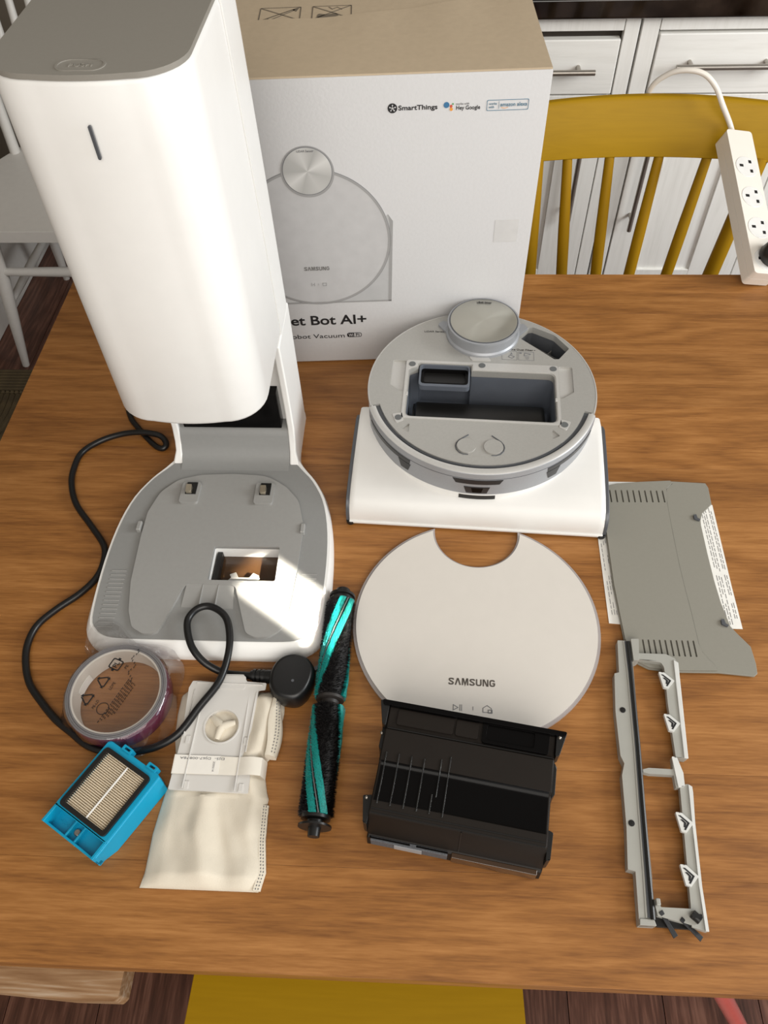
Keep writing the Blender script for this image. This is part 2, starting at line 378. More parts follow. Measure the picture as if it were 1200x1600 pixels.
# ------------------------------------------------------------------ spindle-back chairs
def spindle_chair(name, label, m, loc, rz, hw=.203, dep=.41, spind=(), rail_z=.865, rail_h=.093, ms=None, group=None, cat='chair'):
    """seat front at -dep/2, back at +y; spind = list of (x at seat, x at rail, thick?)"""
    t = thing(name, label, cat, loc, rz, group)
    sh = 2*hw; ms = ms or m
    o2 = rpoly([(-hw*.94, -dep/2), (hw*.94, -dep/2), (hw, dep*.3), (hw*.8, dep/2), (-hw*.8, dep/2), (-hw, dep*.3)], [.03, .03, .05, .05, .05, .05])
    obj('seat', prism(NB(), o2, .418, .45), m, t, .008, 3)
    for sx in (-1, 1):
        for syy in (-1, 1):
            a = Vector((sx*hw*.72, syy*dep*.36, .42)); b2 = Vector((sx*(hw*.72+.055), syy*(dep*.36+.055), 0))
            bm = NB(); tube(bm, [a, a.lerp(b2, .35), a.lerp(b2, .7), b2], lambda s: .013+.007*math.sin(PI*min(1, s*1.25))-.003*s, 12)
            obj('leg', bm, ms, t)
    def legpt(sx, syy, z):
        k = (.42-z)/.42; return Vector((sx*(hw*.72+.055*k), syy*(dep*.36+.055*k), z))
    for sx in (-1, 1):
        bm = NB(); a, b2 = legpt(sx, -1, .20), legpt(sx, 1, .20); tube(bm, [a, a.lerp(b2, .5), b2], lambda s: .009+.004*math.sin(PI*s), 10); obj('stretcher', bm, ms, t)
    bm = NB(); a, b2 = legpt(-1, -1, .30), legpt(1, -1, .30); tube(bm, [a, a.lerp(b2, .5), b2], lambda s: .011+.003*math.sin(PI*s), 10); obj('stretcher', bm, ms, t)
    yb0 = dep/2-.03; yr = yb0+(rail_z-.45)*.222
    def curve(x): return -.018*(x/hw)**2          # rail bends towards the sitter at its ends
    for xs, xr, th in spind:
        a = Vector((xs, yb0+curve(xs), .445)); b2 = Vector((xr, yr+curve(xr)+.001, rail_z-rail_h+.003))
        bm = NB(); tube(bm, [a, a.lerp(b2, .3), a.lerp(b2, .65), b2], (lambda s: .0145-.001*s) if th else (lambda s: .0085+.0025*math.sin(PI*s)), 12)
        obj('back_post' if th else 'spindle', bm, ms, t)
    if not spind: return t
    bm = NB(); xe = max(abs(s[1]) for s in spind)+.02; rings = []
    for i in range(25):
        x = -xe+2*xe*i/24; y = yr+curve(x); drop = .007*(x/xe)**2
        zt, zb = rail_z-drop, rail_z-rail_h-drop*.1; lean = .02
        rings.append([(x, y-.010, zb), (x, y+.010, zb), (x, y+.010+lean, zt-.006), (x, y+.006+lean, zt), (x, y-.004+lean, zt), (x, y-.010+lean, zt-.006)])
    obj('top_rail', loft(bm, rings), m, t, .002)
    return t
# far chair: x centre .375, rail 1.31 m away
sx0 = .375
sp = [(.208-sx0-.006, .1956-sx0, 1), (.2663-sx0, .251-sx0, 0), (.3328-sx0, .3257-sx0, 0), (.3978-sx0, .4125-sx0, 0), (.4685-sx0, .4949-sx0, 0), (.5476-sx0, .5819-sx0, 1)]
sp = [(a-(b2-a)*.9, b2, c) for a, b2, c in sp]
spindle_chair('spindle_chair', 'mustard yellow spindle-back chair at the far side of the table, before the white cabinets', mustard, (sx0, 1.055, 0), 0, .205, .42, sp, .916, .093, mustard_l)
spindle_chair('backless_chair', 'mustard yellow painted seat tucked under the near edge of the table', mustard, (-.068, .09, 0), PI, .206, .40, [], ms=mustard_l, cat='stool')  # chair with its back left off, which would shade the seat
spindle_chair('spindle_chair', 'white painted spindle chair beyond the left end of the table', chair_white, (-.965, 1.895, 0), 0, .225, .43, [(s*.19, s*.22, 1) for s in (-1, 1)]+[(k*.042-.0, k*.05, 0) for k in (-3, -2, -1, 0, 1, 2, 3)], .95, .08, chair_white)

# woven stool at the left end of the table
ws = thing('woven_stool', 'low stool with a dark olive-brown woven cord seat beside the table\'s left edge', 'stool', (-1.02, .985, 0))
bm = NB(); box(bm, (0, 0, .425), (.42, .39, .034)); obj('seat_base', bm, woven, ws, .006)
bm = NB(); tube(bm, [(-.212, 0, 0), (.212, 0, 0)], .0046, 8)
cord0 = obj('border_cord', bm, woven, ws, loc=(0, .194, .444))
for i in range(1, 7): copy(cord0, ws, (0, .194-.0088*i, .4445))
bm = NB()
for i in range(44):
    bmesh.ops.create_icosphere(bm, subdivisions=1, radius=.0052, matrix=Matrix.Translation((-.206+.0096*i, .130, .446)))
obj('bead_row', bm, woven, ws)
bm = NB(); tube(bm, spline([(0, .124, .443), (.006, .06, .4475), (-.004, 0, .4465), (.006, -.08, .4475), (0, -.19, .443)], 4), .0062, 7)
c0 = obj('seat_cord', bm, woven, ws, loc=(-.204, 0, 0))
for i in range(1, 35): copy(c0, ws, (-.204+.012*i, 0, 0))
for a in (-1, 1):
    for b2 in (-1, 1):
        bm = NB(); tube(bm, [(a*.18, b2*.165, .41), (a*.19, b2*.175, 0)], .018, 12); obj('leg', bm, woven, ws)

# pale oak bench at the near left
ob = thing('oak_bench', 'pale limed oak bench tucked under the table\'s near left corner', 'bench', (0, 0, 0))
ol = [(-1.05, .125), (-.80, .096), (-.62, .081), (-.505, .0755), (-.4224, .0715), (-.362, .0722)]
obj('seat', prism(NB(), rpoly(ol+[(-.3567, .078), (-.357, .33), (-1.05, .33)], [0, .05, .05, .05, .05, .004, .004, .01, .01], 3), .405, .448), pale_oak, ob, .006, 3)
for x in (-.95, -.66):
    for y in (.20, .30): obj('leg', box(NB(), (x, y, .2035), (.045, .045, .407)), pale_oak, ob, .004)

# red stool at the near right: round seat, splayed tubular legs
rs = thing('red_stool', 'coral red stool under the table\'s near right, one splayed leg in view', 'stool', (0, 0, 0))
bm = NB(); lathe(bm, [(.128, .428), (.14, .432), (.143, .44), (.14, .447), (.12, .449)], 40, (.30, .30, 0)); obj('seat', bm, red_paint, rs)
for q in ((.55, .0835), (.50, .52), (.13, .47), (.24, .44)):
    a = Vector((.362 if q[0] > .4 else .26, .143 if q[1] < .2 else .36, .43)) if q[0] > .4 else Vector((.25, .36, .43))
    bm = NB(); tube(bm, [a, Vector((q[0], q[1], .0))], .0125, 14); obj('leg', bm, red_paint, rs)

# ------------------------------------------------------------------ the table
tb = thing('dining_table', 'large oak dining table of glued boards, under all the vacuum parts', 'table', (0, 0, 0))
xl, xr_, yn, yf = -.593, 1.25, .078, 1.0937
ys = [yn, .168, .268, .372, .47, .588, .673, .79, .90, .993, 1.045, yf]
for a, b2 in zip(ys, ys[1:]):
    obj('board', box(NB(), (0, 0, 0), (xr_-xl, b2-a-.0001, .032)), oak, tb, .00025, 1, loc=((xl+xr_)/2, (a+b2)/2, T-.016))
for x in (xl+.10, xr_-.10):
    for y in (yn+.33, yf-.12): obj('leg', box(NB(), (x, y, (T-.032)/2), (.08, .08, T-.033)), oak_y, tb, .004)
for y in (yn+.37, yf-.12): obj('apron', box(NB(), ((xl+xr_)/2, y, T-.077), (xr_-xl-.29, .024, .088)), oak, tb)
for x in (xl+.10, xr_-.10): obj('apron', box(NB(), (x, (yn+yf)/2+.105, T-.077), (.024, yf-yn-.55, .088)), oak, tb)

# ------------------------------------------------------------------ clean station
S = thing('charging_station', 'tall white robot vacuum emptying station with grey lid and grey docking tray', 'vacuum station', (-.2445, .38, T))
def sym(h):
    """closed outline from its right half, smoothed through the points"""
    q = [(p.x, p.y) for p in spline([(x, y, 0) for x, y in h], 3)]
    return q+[(-x, y) for x, y in reversed(q[1:])] if abs(q[-1][0]) > 1e-6 else q+[(-x, y) for x, y in reversed(q[1:-1])]
hb = [(0, 0), (.05, .0), (.095, .0005), (.1180, .006), (.1335, .019), (.1400, .038), (.1412, .085), (.1400, .135), (.1350, .180), (.1255, .220), (.1100, .2515), (.0960, .270), (.0865, .284), (.0825, .296), (.0808, .312), (.0805, .345), (.0805, .379)]
base_out = sym(hb)
ht = [(0, .0135), (.05, .0136), (.095, .0142), (.1140, .0175), (.1260, .026), (.1330, .040), (.1362, .085), (.1362, .135), (.1322, .180), (.1230, .218), (.1072, .2485), (.0930, .267), (.0835, .282), (.0800, .296), (.0795, .312), (.0793, .345), (.0793, .378)]
base_top = sym(ht)
hole = rect(-.0045, .0915, .0756, .1400, .002, 2)
def base_mid(k): return [(a[0]+(b2[0]-a[0])*k, a[1]+(b2[1]-a[1])*k) for a, b2 in zip(base_out, base_top)]
bm = NB()
rings = [[(x, y, .0) for x, y in base_out], [(x, y, .006) for x, y in base_out], [(x, y, .010) for x, y in base_mid(.12)], [(x, y, .0175) for x, y in base_mid(.75)], [(x, y, .0195) for x, y in base_top]]
loft(bm, rings, False, False); bm.verts.ensure_lookup_table()
bm2 = prism(NB(), base_top, .0, .0195, [hole]); me = bpy.data.meshes.new('tmp'); bm2.to_mesh(me); bm.from_mesh(me); bm2.free(); bpy.data.meshes.remove(me)
obj('base', bm, white, S)
# grey deck inside the white rim
hd = [(0, .0145), (.05, .0146), (.093, .0152), (.1110, .0182), (.1228, .0265), (.1298, .0405), (.1330, .085), (.1330, .135), (.1290, .179), (.1200, .2165), (.1045, .2465), (.0900, .2640), (.0790, .278), (.0735, .290), (.0715, .299)]
deck = sym(hd)
obj('deck', prism(NB(), deck, .0192, .0206, [hole]), deck_grey, S)
pl = [(0, .254), (.046, .2515), (.0727, .2331), (.0910, .2110), (.1010, .1731), (.1000, .1043), (.0962, .0469), (.0905, .0281), (.0768, .0182), (.0620, .0178), (.0510, .0228), (.0295, .0845), (-.0295, .0855), (-.0455, .0318), (-.0500, .0192), (-.0660, .0192), (-.0800, .0270), (-.0885, .0481), (-.0955, .0872), (-.0985, .1519), (-.0985, .19), (-.0889, .2227), (-.0697, .2430), (-.0417, .2516)]
plate_o = rpoly(pl, [.05, .05, .03, .03, .03, .03, .03, .015, .01, .01, .01, .008, .008, .01, .01, .01, .012, .02, .03, .03, .03, .03, .03, .05], 3)
obj('docking_plate', prism(NB(), plate_o, .0203, .0245, [hole]), st_grey, S, .0018, 2)
for u in (-.104, .1005): obj('locating_tab', box(NB(), (u-.0 if u < 0 else u, .1675, .0235), (.006, .014, .008)), st_grey, S, .0015)
# sloping wedge and ribs between the two lobes of the plate
obj('front_wedge', loft(NB(), [[(-.028, .087, .0205), (-.028, .087, .0243), (-.030, .056, .0208), (-.030, .056, .0205)], [(.0285, .086, .0205), (.0285, .086, .0243), (.031, .055, .0208), (.031, .055, .0205)]]), st_grey, S)
for u in (-.0085, .010): obj('guide_rib', box(NB(), (u, .071, .0225), (.0016, .031, .004)), st_grey, S, .0006)
rib = None
for side in (-1, 1):
    for i in range(14):
        v = .0285+.0058*i; u = side*(.1125+.0022*i/13)
        if rib is None: rib = obj('grip_rib', box(NB(), (0, 0, 0), (.0185, .0016, .0016)), st_grey, S, .0005, 1, loc=(u, v, .0208))
        else: copy(rib, S, (u, v, .0208))
obj('hole_shade_plate', prism(NB(), rect(-.0060, .0900, .0770, .1415), .0006, .0016), smoked_amber, S)  # dark plate added for the shade on the table under the hole
obj('hole_bar', box(NB(), (.0005, .1158, .006), (.006, .047, .012)), black, S)
bm = NB(); prism(bm, rpoly([(.015, .0925), (.0535, .0925), (.0535, .0985), (.050, .1035), (.053, .107), (.045, .111), (.041, .104), (.028, .104), (.024, .1115), (.0165, .108), (.0195, .104), (.015, .099)], .001, 2), .004, .011); obj('latch_tongue', bm, st_grey, S, .0008)
for u in (-.0492, .0462):
    b0 = obj('contact_housing', prism(NB(), rect(u-.0120, .2030, u+.0120, .2365, .004), .024, .0285), st_grey, S, .0015)
    obj('contact_slot', box(NB(), (u+.001, .2255, .0290), (.0135, .0185, .0016)), black, b0)
    bm = NB(); prism(bm, rect(u-.0045, .2165, u+.0028, .2265, .001, 2), .0285, lambda x, y: .034+(y-.2165)*.25)
    obj('charging_contact', bm, contact, b0, .0008)
# neck ramp
prof = [(.262, .0204), (.274, .0225), (.283, .029), (.290, .040), (.2945, .052), (.298, .0595), (.303, .0625), (.3165, .0630), (.3165, .019), (.262, .019)]
obj('neck_ramp', loft(NB(), [[(u, v, z) for v, z in prof] for u in (-.0715, .0715)]), deck_grey, S)
# column: side walls, back, front panel
wallp = [(.2700, .016), (.2760, .0225), (.2850, .033), (.2925, .046), (.2970, .062), (.2985, .10), (.2980, .15), (.2955, .2025), (.379, .2025), (.379, .010), (.2700, .010)]
for side in (-1, 1):
    bm = loft(NB(), [[(side*(u+(0.0035 if v < .28 and u > .075 else 0)), v, z) for v, z in wallp] for u in (.0715, .0803)])
    obj('side_wall', bm, white, S, .0025, 3)
obj('front_panel', box(NB(), (0, .3225, .133), (.1435, .012, .139)), white2, S)
obj('back_panel', box(NB(), (0, .3735, .106), (.1435, .011, .19)), white, S)
obj('intake_block', prism(NB(), rect(-.065, .3005, .0635, .3175, .001, 2), .0628, .122), black_gl, S, .0025, 3)
def outline(hw, vf, vb, r=.040, bow=.0035, n=9):
    pts = [(-hw, vb)]
    for i in range(n+1):
        a = PI+PI/2*i/n; pts.append((-hw+r+r*math.cos(a), vf+bow+r+r*math.sin(a)))
    for i in range(1, 12):
        u = -(hw-r)+2*(hw-r)*i/12; pts.append((u, vf+bow*(u/(hw-r))**2))
    for i in range(n+1):
        a = -PI/2+PI/2*i/n; pts.append((hw-r+r*math.cos(a), vf+bow+r+r*math.sin(a)))
    pts.append((hw, vb)); return pts
rings = []
for z, ins in ((.2030, .007), (.2036, .004), (.2055, .0015), (.209, .0002), (.35, .0010), (.50, .0030), (.544, .0038), (.5475, .0048), (.549, .0065)):
    rings.append([(x, y, z) for x, y in outline(.0797-ins, .170+ins, .3168)])
h = obj('dust_housing', loft(NB(), rings), white, S)
rings = []
for z, ins in ((.2030, .0), (.35, .0006), (.50, .0022), (.544, .0028), (.5475, .004), (.549, .006)):
    rings.append([(x, y, z) for x, y in rpoly([(-.0803+ins, .3175), (.0803-ins, .3175), (.0803-ins, .379), (-.0803+ins, .379)], [0, 0, .012, .012])])
obj('rear_column', loft(NB(), rings), white, S)
lid_out = outline(.0738, .1735, .372, .038, .003)
lg = obj('top_lid', prism(NB(), lid_out, .5485, .5525), top_grey, S, .002, 3)
bt = [(-.0175+.009*math.cos(PI/2+PI*i/10)+.008, .189+.0095*math.sin(PI/2+PI*i/10)) for i in range(11)]+[(.0175-.008+.009*math.cos(-PI/2+PI*i/10), .189+.0095*math.sin(-PI/2+PI*i/10)) for i in range(11)]
bi = [(x*.88, .189+(y-.189)*.82) for x, y in bt]
btn = obj('lid_button', prism(NB(), bt, .5523, .5531, [bi]), top_grey, lg, .0003, 1)
text('button_lettering', 'PUSH', top_grey, lg, (0, .189, .5527), .017, .005, thick=.0003)
bm = NB(); prism(bm, rect(-.0012, .4936, .0012, .519, .0011, 4), -.0012, .0008); slit = obj('indicator_slit', bm, trim_dark, h, rot=UPRIGHT, loc=(0, .1705, 0))

# ------------------------------------------------------------------ robot vacuum
B = thing('robot_vacuum', 'silver-grey robot vacuum with its cover off, empty bin well and wide white front', 'robot vacuum', (.077, .735, T), R(-2.94))
RT = .0885
# wide white front body
prof = [(-.1675, .004), (-.1680, .010), (-.1655, .022), (-.161, .031), (-.153, .0375), (-.135, .0435), (-.10, .0495), (-.06, .054), (-.03, .056), (-.012, .052), (-.004, .040), (-.004, .004)]
bm = NB(); rings = []
for u, k in ((-.1575, .0025), (-.1555, .0006), (-.150, 0), (.150, 0), (.1555, .0006), (.1575, .0025)):
    rings.append([(u, v, max(.004, z-k)) for v, z in prof])
fbm = NB(); seq = [r for r in rings]
def cut(u, lim): return [(u, min(v, lim-.0002*j), z) for j, (v, z) in enumerate(prof)]
lo, hi = rings[:3], rings[3:]
mid = [cut(-.1060, -.004), cut(-.1055, -.070), cut(.1055, -.070), cut(.1060, -.004)]
obj('front_body', loft(fbm, lo+mid+hi), white2, B)
sidep = [(-.1680, .005), (-.1665, .018), (-.162, .0285), (-.153, .0350), (-.135, .0412), (-.10, .0475), (-.06, .052), (-.034, .0535), (-.022, .047), (-.018, .036), (-.018, .005)]
for s in (-1, 1): obj('side_trim', loft(NB(), [[(s*u, v, z) for v, z in sidep] for u in (.1576, .1620)]), trim_dark, B, .0015)
bm = NB(); prism(bm, [(-.158, -.1705), (.158, -.1705), (.158, -.160), (-.158, -.160)], .0035, .0075); obj('front_lip', bm, white2, B, .001)
for s in (-1, 1): obj('corner_bumper', prism(NB(), circle(.0055, 16, (s*.1565, -.1665)), .0016, .0065), black, B, .001)
for s in (-1, 1):
    bm = NB(); tube(bm, [(s*.115-.007, -.05, .0151), (s*.115+.007, -.05, .0151)], .015, 24); obj('drive_wheel', bm, rubber, B)
bm = NB(); lathe(bm, [(.144, .010), (.1465, .014), (.1470, .060), (.1470, .084), (.1458, .0872), (.1440, .0873)], 96, cap=False); obj('body_shell', bm, white, B)
obj('underside', prism(NB(), circle(.120, 40), .0085, .0095), black, B)
# top plate with bin well, wing recesses, filter recess; stepped back behind the bumper
A0, A1 = -162.5, -16.
outer = arc(.1462, A1, 360+A0, 72)+arc(.1350, 360+A0, 360+A1, 60)
wellp = rpoly([(-.0948, -.0600), (.0948, -.0600), (.0948, .0270), (-.0135, .0270), (-.0135, .0380), (-.0835, .0380), (-.0835, .0310), (-.0948, .0250)], [.008, .008, .009, .001, .002, .004, .003, .006], 4)
wingL = rpoly([(-.1185, .0425), (-.1005, .0425), (-.1005, -.0195), (-.1185, -.0045)], .003, 3); wingR = [(-x, y) for x, y in reversed(wingL)]
filt = rpoly([(.0480, .0990), (.0635, .1190), (.0690, .1205), (.0981, .1050), (.1165, .0790), (.1020, .0570), (.0960, .0565)], [.001, .003, .003, .01, .003, .003, .003], 3)
triL = rpoly([(-.0885, -.0715), (-.0880, -.0880), (-.0975, -.0815)], .0012, 2); triR = [(-x, y) for x, y in reversed(triL)]
obj('top_plate', prism(NB(), outer, .078, RT, [wellp, wingL, wingR, filt, triL, triR]), rob_grey, B, .0005, 1)
# silver edge ring behind the bumper
bm = NB(); sector(bm, [(.1460, .083), (.1476, .083), (.1480, .0865), (.1474, .0887), (.1460, .0889)], A1, 360+A0, 72); obj('edge_ring', bm, rob_light, B)
for wp, nm in ((wingL, 'wing_recess'), (wingR, 'wing_recess')): obj(nm, prism(NB(), wp, .0835, .0852), rob_light, B)
for wp in (triL, triR): obj('notch_recess', prism(NB(), wp, .0835, .0850), rob_light, B)
sur = rect(-.1000, -.0640, .1000, .0430, .004)
obj('bin_surround', prism(NB(), sur, RT-.0003, RT+.0007, [rpoly([(-.0962, -.0612), (.0962, -.0612), (.0962, .0285), (-.012, .0285), (-.012, .0395), (-.0848, .0395), (-.0848, .0325), (-.0962, .0262)], [.008, .008, .009, .001, .002, .004, .003, .006], 4)]), rob_light, B, .0004, 1)
for u, v in ((-.0921, .0352), (.0003, .0375), (.0935, .0366), (-.1030, -.0640), (.1035, -.0634)):
    if v < 0: obj('corner_pad', prism(NB(), rpoly([(u-.0085, v+.006), (u+.004, v+.0095), (u+.007, v-.004), (u-.002, v-.0095)] if u < 0 else [(u+.0085, v+.006), (u+.002, v-.0095), (u-.007, v-.004), (u-.004, v+.0095)], .002, 3), RT-.0003, RT+.0007), rob_light, B, .0003, 1)
    obj('rubber_dot', prism(NB(), circle(.0045, 20, (u, v)), RT, RT+.0012), rubber, B)
# bin well tub
bm = NB(); wi = wellp
wo = rpoly([(-.0975, -.0628), (.0975, -.0628), (.0975, .0405), (-.0975, .0405)], .006, 3)
prism(bm, wo, .018, .0785, [wi]); prism(bm, wo, .0158, .0184); obj('bin_well', bm, slate, B)
bm = NB(); rings = []
for u in (-.0885, -.0865, -.0835, .0805, .0835, .0855):
    k = .004 if abs(u) > .086 else (.0015 if abs(u) > .084 else 0)
    rings.append([(u, v, z) for v, z in [(-.0595, .020), (-.0595, .050-k), (-.050, .0540-k), (-.030, .0560-k), (-.010, .0555-k), (.004, .0500-k), (.0085, .040-k), (.0085, .020)]])
obj('brush_chamber', loft(bm, rings), black, B)
po = rect(-.0822, .0030, -.0148, .0378, .006); pi_ = rect(-.0797, .0068, -.0172, .0365, .005)
obj('suction_port', prism(NB(), po, .0735, lambda x, y: .0815+(y-.003)*.17, [pi_]), slate, B, .0012)
obj('port_seal', prism(NB(), rect(-.0796, .0069, -.0173, .0364, .005), .0738, .0808, [rect(-.0760, .0105, -.0210, .0340, .004)]), black_gl, B)
obj('port_throat', prism(NB(), rect(-.077, .010, -.020, .0345, .004), .0737, .0755), black, B)
for s in (-1, 1): obj('well_latch', box(NB(), (s*.0955, -.020, .0875), (.003, .006, .004)), rob_light, B, .0008)
# filter recess
fi2 = rpoly([(.0470, .0990), (.0630, .1205), (.0695, .1220), (.0990, .1060), (.1180, .0790), (.1024, .0556), (.0955, .0550)], .002, 2)
bm = NB(); prism(bm, fi2, .050, .0785, [filt]); prism(bm, fi2, .047, .0503); obj('filter_recess', bm, trim_dark, B)
bm = NB()
for k in range(4): box(bm, (.0885-.0038*k, .0985-.0048*k, .0535+.002*(3-k)), (.052, .0012, .006), Matrix.Rotation(R(-38), 3, 'Z').to_quaternion())
box(bm, (.0895, .0935, .056), (.0015, .026, .012), Matrix.Rotation(R(-38), 3, 'Z').to_quaternion()); obj('filter_grille', bm, mat('recess_ribs', (104, 102, 100), .5), B)
obj('side_flag', prism(NB(), rpoly([(.0380, .1210), (.0455, .1175), (.0520, .1155), (.0585, .1215), (.0480, .1290)], .0015, 3), RT-.0002, RT+.0012), rob_light, B, .0004)
# bumper
bp = [(.1408, .056), (.1408, .0886), (.1425, .0892), (.1478, .0889), (.1496, .0872), (.1498, .0780), (.1490, .056), (.1484, .0485), (.1440, .0485)]
bm = NB(); sector(bm, bp, A0+1.2, A1-1.2, 64); obj('bumper', bm, rob_side, B)
bm = NB(); sector(bm, [(.1409, .0888), (.1424, .08935), (.1476, .0891), (.1491, .0880), (.1491, .0868), (.1409, .0868)], A0+1.2, A1-1.2, 64); obj('bumper_top', bm, rob_light, B)
bm = NB(); sector(bm, [(.1497, .0781), (.15005, .0781), (.15005, .0786), (.1497, .0786)], A0+3, A1-3, 64); obj('bumper_seam', bm, trim_dark, B)
bm = NB(); sector(bm, [(.1345, .079), (.1345, .0865), (.1372, .0868), (.1375, .0880), (.1381, .0880), (.1384, .0862), (.1408, .0858), (.1408, .079)], -137, -43, 60); obj('gasket', bm, trim_dark, B)
bm = NB(); sector(bm, [(.1345, .079), (.1345, .0852), (.1412, .0852), (.1412, .079)], A0-.6, A1+.6, 60); obj('gap_floor', bm, trim_dark, B)
bm = NB(); sector(bm, [(.1460, .0400), (.1490, .0400), (.1489, .0486), (.1460, .0486)], -134, -46, 40); obj('bumper_skirt', bm, white, B)
def patch(name, m, a0, a1, z0, z1, da=0., r=.1499, n=10, off=.0006):
    """sensor window lying on the curved bumper; lower edge shortened by da degrees at each end"""
    bm = NB(); rings = []
    def rad(z): return (.1498 if z > .078 else .1490+(.0008)*(z-.056)/.022 if z > .056 else .1484+.0006*(z-.0485)/.0075)+off
    for i in range(n+1):
        t = i/n; at = a0+(a1-a0)*t; ab = a0+da+(a1-a0-2*da)*t
        c4 = []
        for a, z, d in ((at, z1, 0), (ab, z0, 0), (ab, z0, -.003), (at, z1, -.003)):
            rr = rad(z)+d; c4.append((rr*math.cos(R(a)), rr*math.sin(R(a)), z))
        rings.append(c4)
    return obj(name, loft(bm, rings), m, B)
patch('sensor_window', smoke, -102, -78.6, .0690, .0768, 1.6)
patch('camera_window', smoke, -96.5, -84.4, .0515, .0635, 1.2)
patch('camera_lens', black_gl, -93.0, -87.6, .0535, .0615, .6, off=.0010)
patch('side_sensor', smoke, -131.5, -123.8, .0560, .0690, 1.6); patch('side_sensor', smoke, -56.6, -48.6, .0560, .0690, 1.6)
patch('side_sensor_strip', smoke, -157, -124, .0700, .0770, .4, n=20); patch('side_sensor_strip', smoke, -56.5, -23, .0700, .0770, .4, n=20)
bm = NB(); sector(bm, [(.1455, .0400), (.1493, .0400), (.1492, .0468), (.1455, .0468)], -98.6, -81.4, 12); obj('front_slot', bm, black, B)
# finger grips on the top plate
for u in (-.0163, .0163):
    obj('finger_pad', prism(NB(), circle(.0118, 32, (u, -.1066)), RT-.0005, RT+.0022), rob_grey, B, .0005)
    s = 1 if u > 0 else -1
    pts = [(u-s*.002, -.0885+.001)]+[(u+.0134*math.cos(R(a)), -.1066+.0134*math.sin(R(a))) for a in ([45, 20, 0, -25, -50, -75, -100] if s > 0 else [135, 160, 180, 205, 230, 255, 280])]
    bm = NB(); tube(bm, [(x, y, RT+.0002) for x, y in pts], .0008, 6); obj('grip_groove', bm, trim_dark, B)
bm = NB(); prism(bm, rpoly([(-.010, -.0880), (.010, -.0880), (.028, -.104), (.022, -.1215), (-.022, -.1215), (-.028, -.104)], .006), RT-.0004, RT+.0003); obj('grip_dish', bm, rob_grey, B)
# lidar turret
LU, LV = -.0001, .1025
bm = NB(); lathe(bm, [(.050, RT-.001), (.0500, .0925), (.0480, .0950), (.0482, .1050), (.0492, .1085), (.0488, .1105), (.0465, .1112), (.0455, .1100)], 72, (LU, LV, 0)); obj('lidar_turret', bm, rob_side, B)
bm = NB(); lathe(bm, [(.0452, .1100), (.0462, .1104), (.0462, .1116), (.0452, .1117)], 72, (LU, LV, 0)); obj('lidar_ring', bm, trim_dark, B)
bm = NB(); lathe(bm, [(.0450, 0), (.0448, .0012), (.0444, .0015)], 72); ld = obj('lidar_cap', bm, lidar_m, B, loc=(LU, LV, .1106))
for sgn in (-1, 1): obj('turret_bracket', prism(NB(), rpoly([(sgn*.044, .092), (sgn*.062, .1155), (sgn*.056, .124), (sgn*.040, .118)][::sgn], .003), RT-.0003, .0915), rob_side, B, .0006)
obj('turret_tab', prism(NB(), rpoly([(-.018, .055), (.008, .055), (.013, .0475), (-.013, .0475)], .002), RT-.0002, RT+.0007), rob_light, B, .0003)
text('lettering', 'LiDAR Sensor', ink, B, (LU, LV+.0375, .1123), .020, .0028)
text('lettering', 'LiDAR Sensor ▸', ink, B, (-.0640, .1032, RT+.0001), .032, .0032, (0, 0, R(2)))
text('lettering', 'Fine Dust Filter ▸', ink, B, (.0540, .0724, RT+.0001), .0345, .0034)
for x0 in (.0262, .0484):
    bm = NB(); prism(bm, rect(x0, .0518, x0+.0208, .0688, .0008, 2), RT-.0002, RT+.0002, [rect(x0+.0005, .0523, x0+.0203, .0683, .0008, 2)])
    box(bm, (x0+.003, .0658, RT), (.003, .003, .0005))
    if x0 < .04:
        prism(bm, rpoly([(x0+.008, .0575), (x0+.014, .0545), (x0+.018, .0585), (x0+.011, .0620)], .001), RT-.0002, RT+.0003, [rpoly([(x0+.0095, .0577), (x0+.0138, .0555), (x0+.0163, .0583), (x0+.0112, .0607)], .0008)])
        prism(bm, [(x0+.0115, .0625), (x0+.0145, .0625), (x0+.013, .0670)], RT-.0002, RT+.0003)
    else:
        prism(bm, rpoly([(x0+.007, .0600), (x0+.016, .0630), (x0+.0168, .0650), (x0+.008, .0670)], .0006), RT-.0002, RT+.0003, [rpoly([(x0+.0085, .0613), (x0+.0150, .0634), (x0+.0152, .0642), (x0+.0088, .0655)], .0004)])
        for k in range(3): box(bm, (x0+.0115, .0590-.0022*k, RT), (.006-.001*k, .0007, .0005))
    obj('pictogram', bm, ink_mid, B)

# ------------------------------------------------------------------ round top cover
K = thing('round_top_cover', 'round cream-white gloss vacuum top cover with a half-round cut-out, lying flat', 'cover', (.066, .4325, T+.0005), R(-2))
def cover_out(r, rc, cyc):
    # angle where the two circles cross
    d = cyc; yx = (r*r-rc*rc+d*d)/(2*d); xx = math.sqrt(max(1e-9, r*r-yx*yx))
    a = math.degrees(math.atan2(yx, xx)); big = arc(r, 180-a, 360+a, 90)
    b2 = math.degrees(math.atan2(yx-cyc, xx)); small = arc(rc, b2, -180-b2, 40, (0, cyc))
    return big+small
obj('cover_plate', prism(NB(), cover_out(.1376, .0538, .1285), .0028, .0062), lid_white, K, .0012, 3)
obj('cover_rim', prism(NB(), cover_out(.1412, .0515, .1285), .0, .0040), rim_clear, K, .0008)
logo(mat('logo_grey', (92, 86, 80), .35, .3), K, (-.004, -.0742, .0061), .0505, .0078, label='embossed dark grey logo')
bm = NB(); x, y = -.0190, -.1040
prism(bm, [(x-.0048, y-.0036), (x+.0012, y), (x-.0048, y+.0036)], .006, .0064, [[(x-.0041, y-.0024), (x-.0001, y), (x-.0041, y+.0024)]])
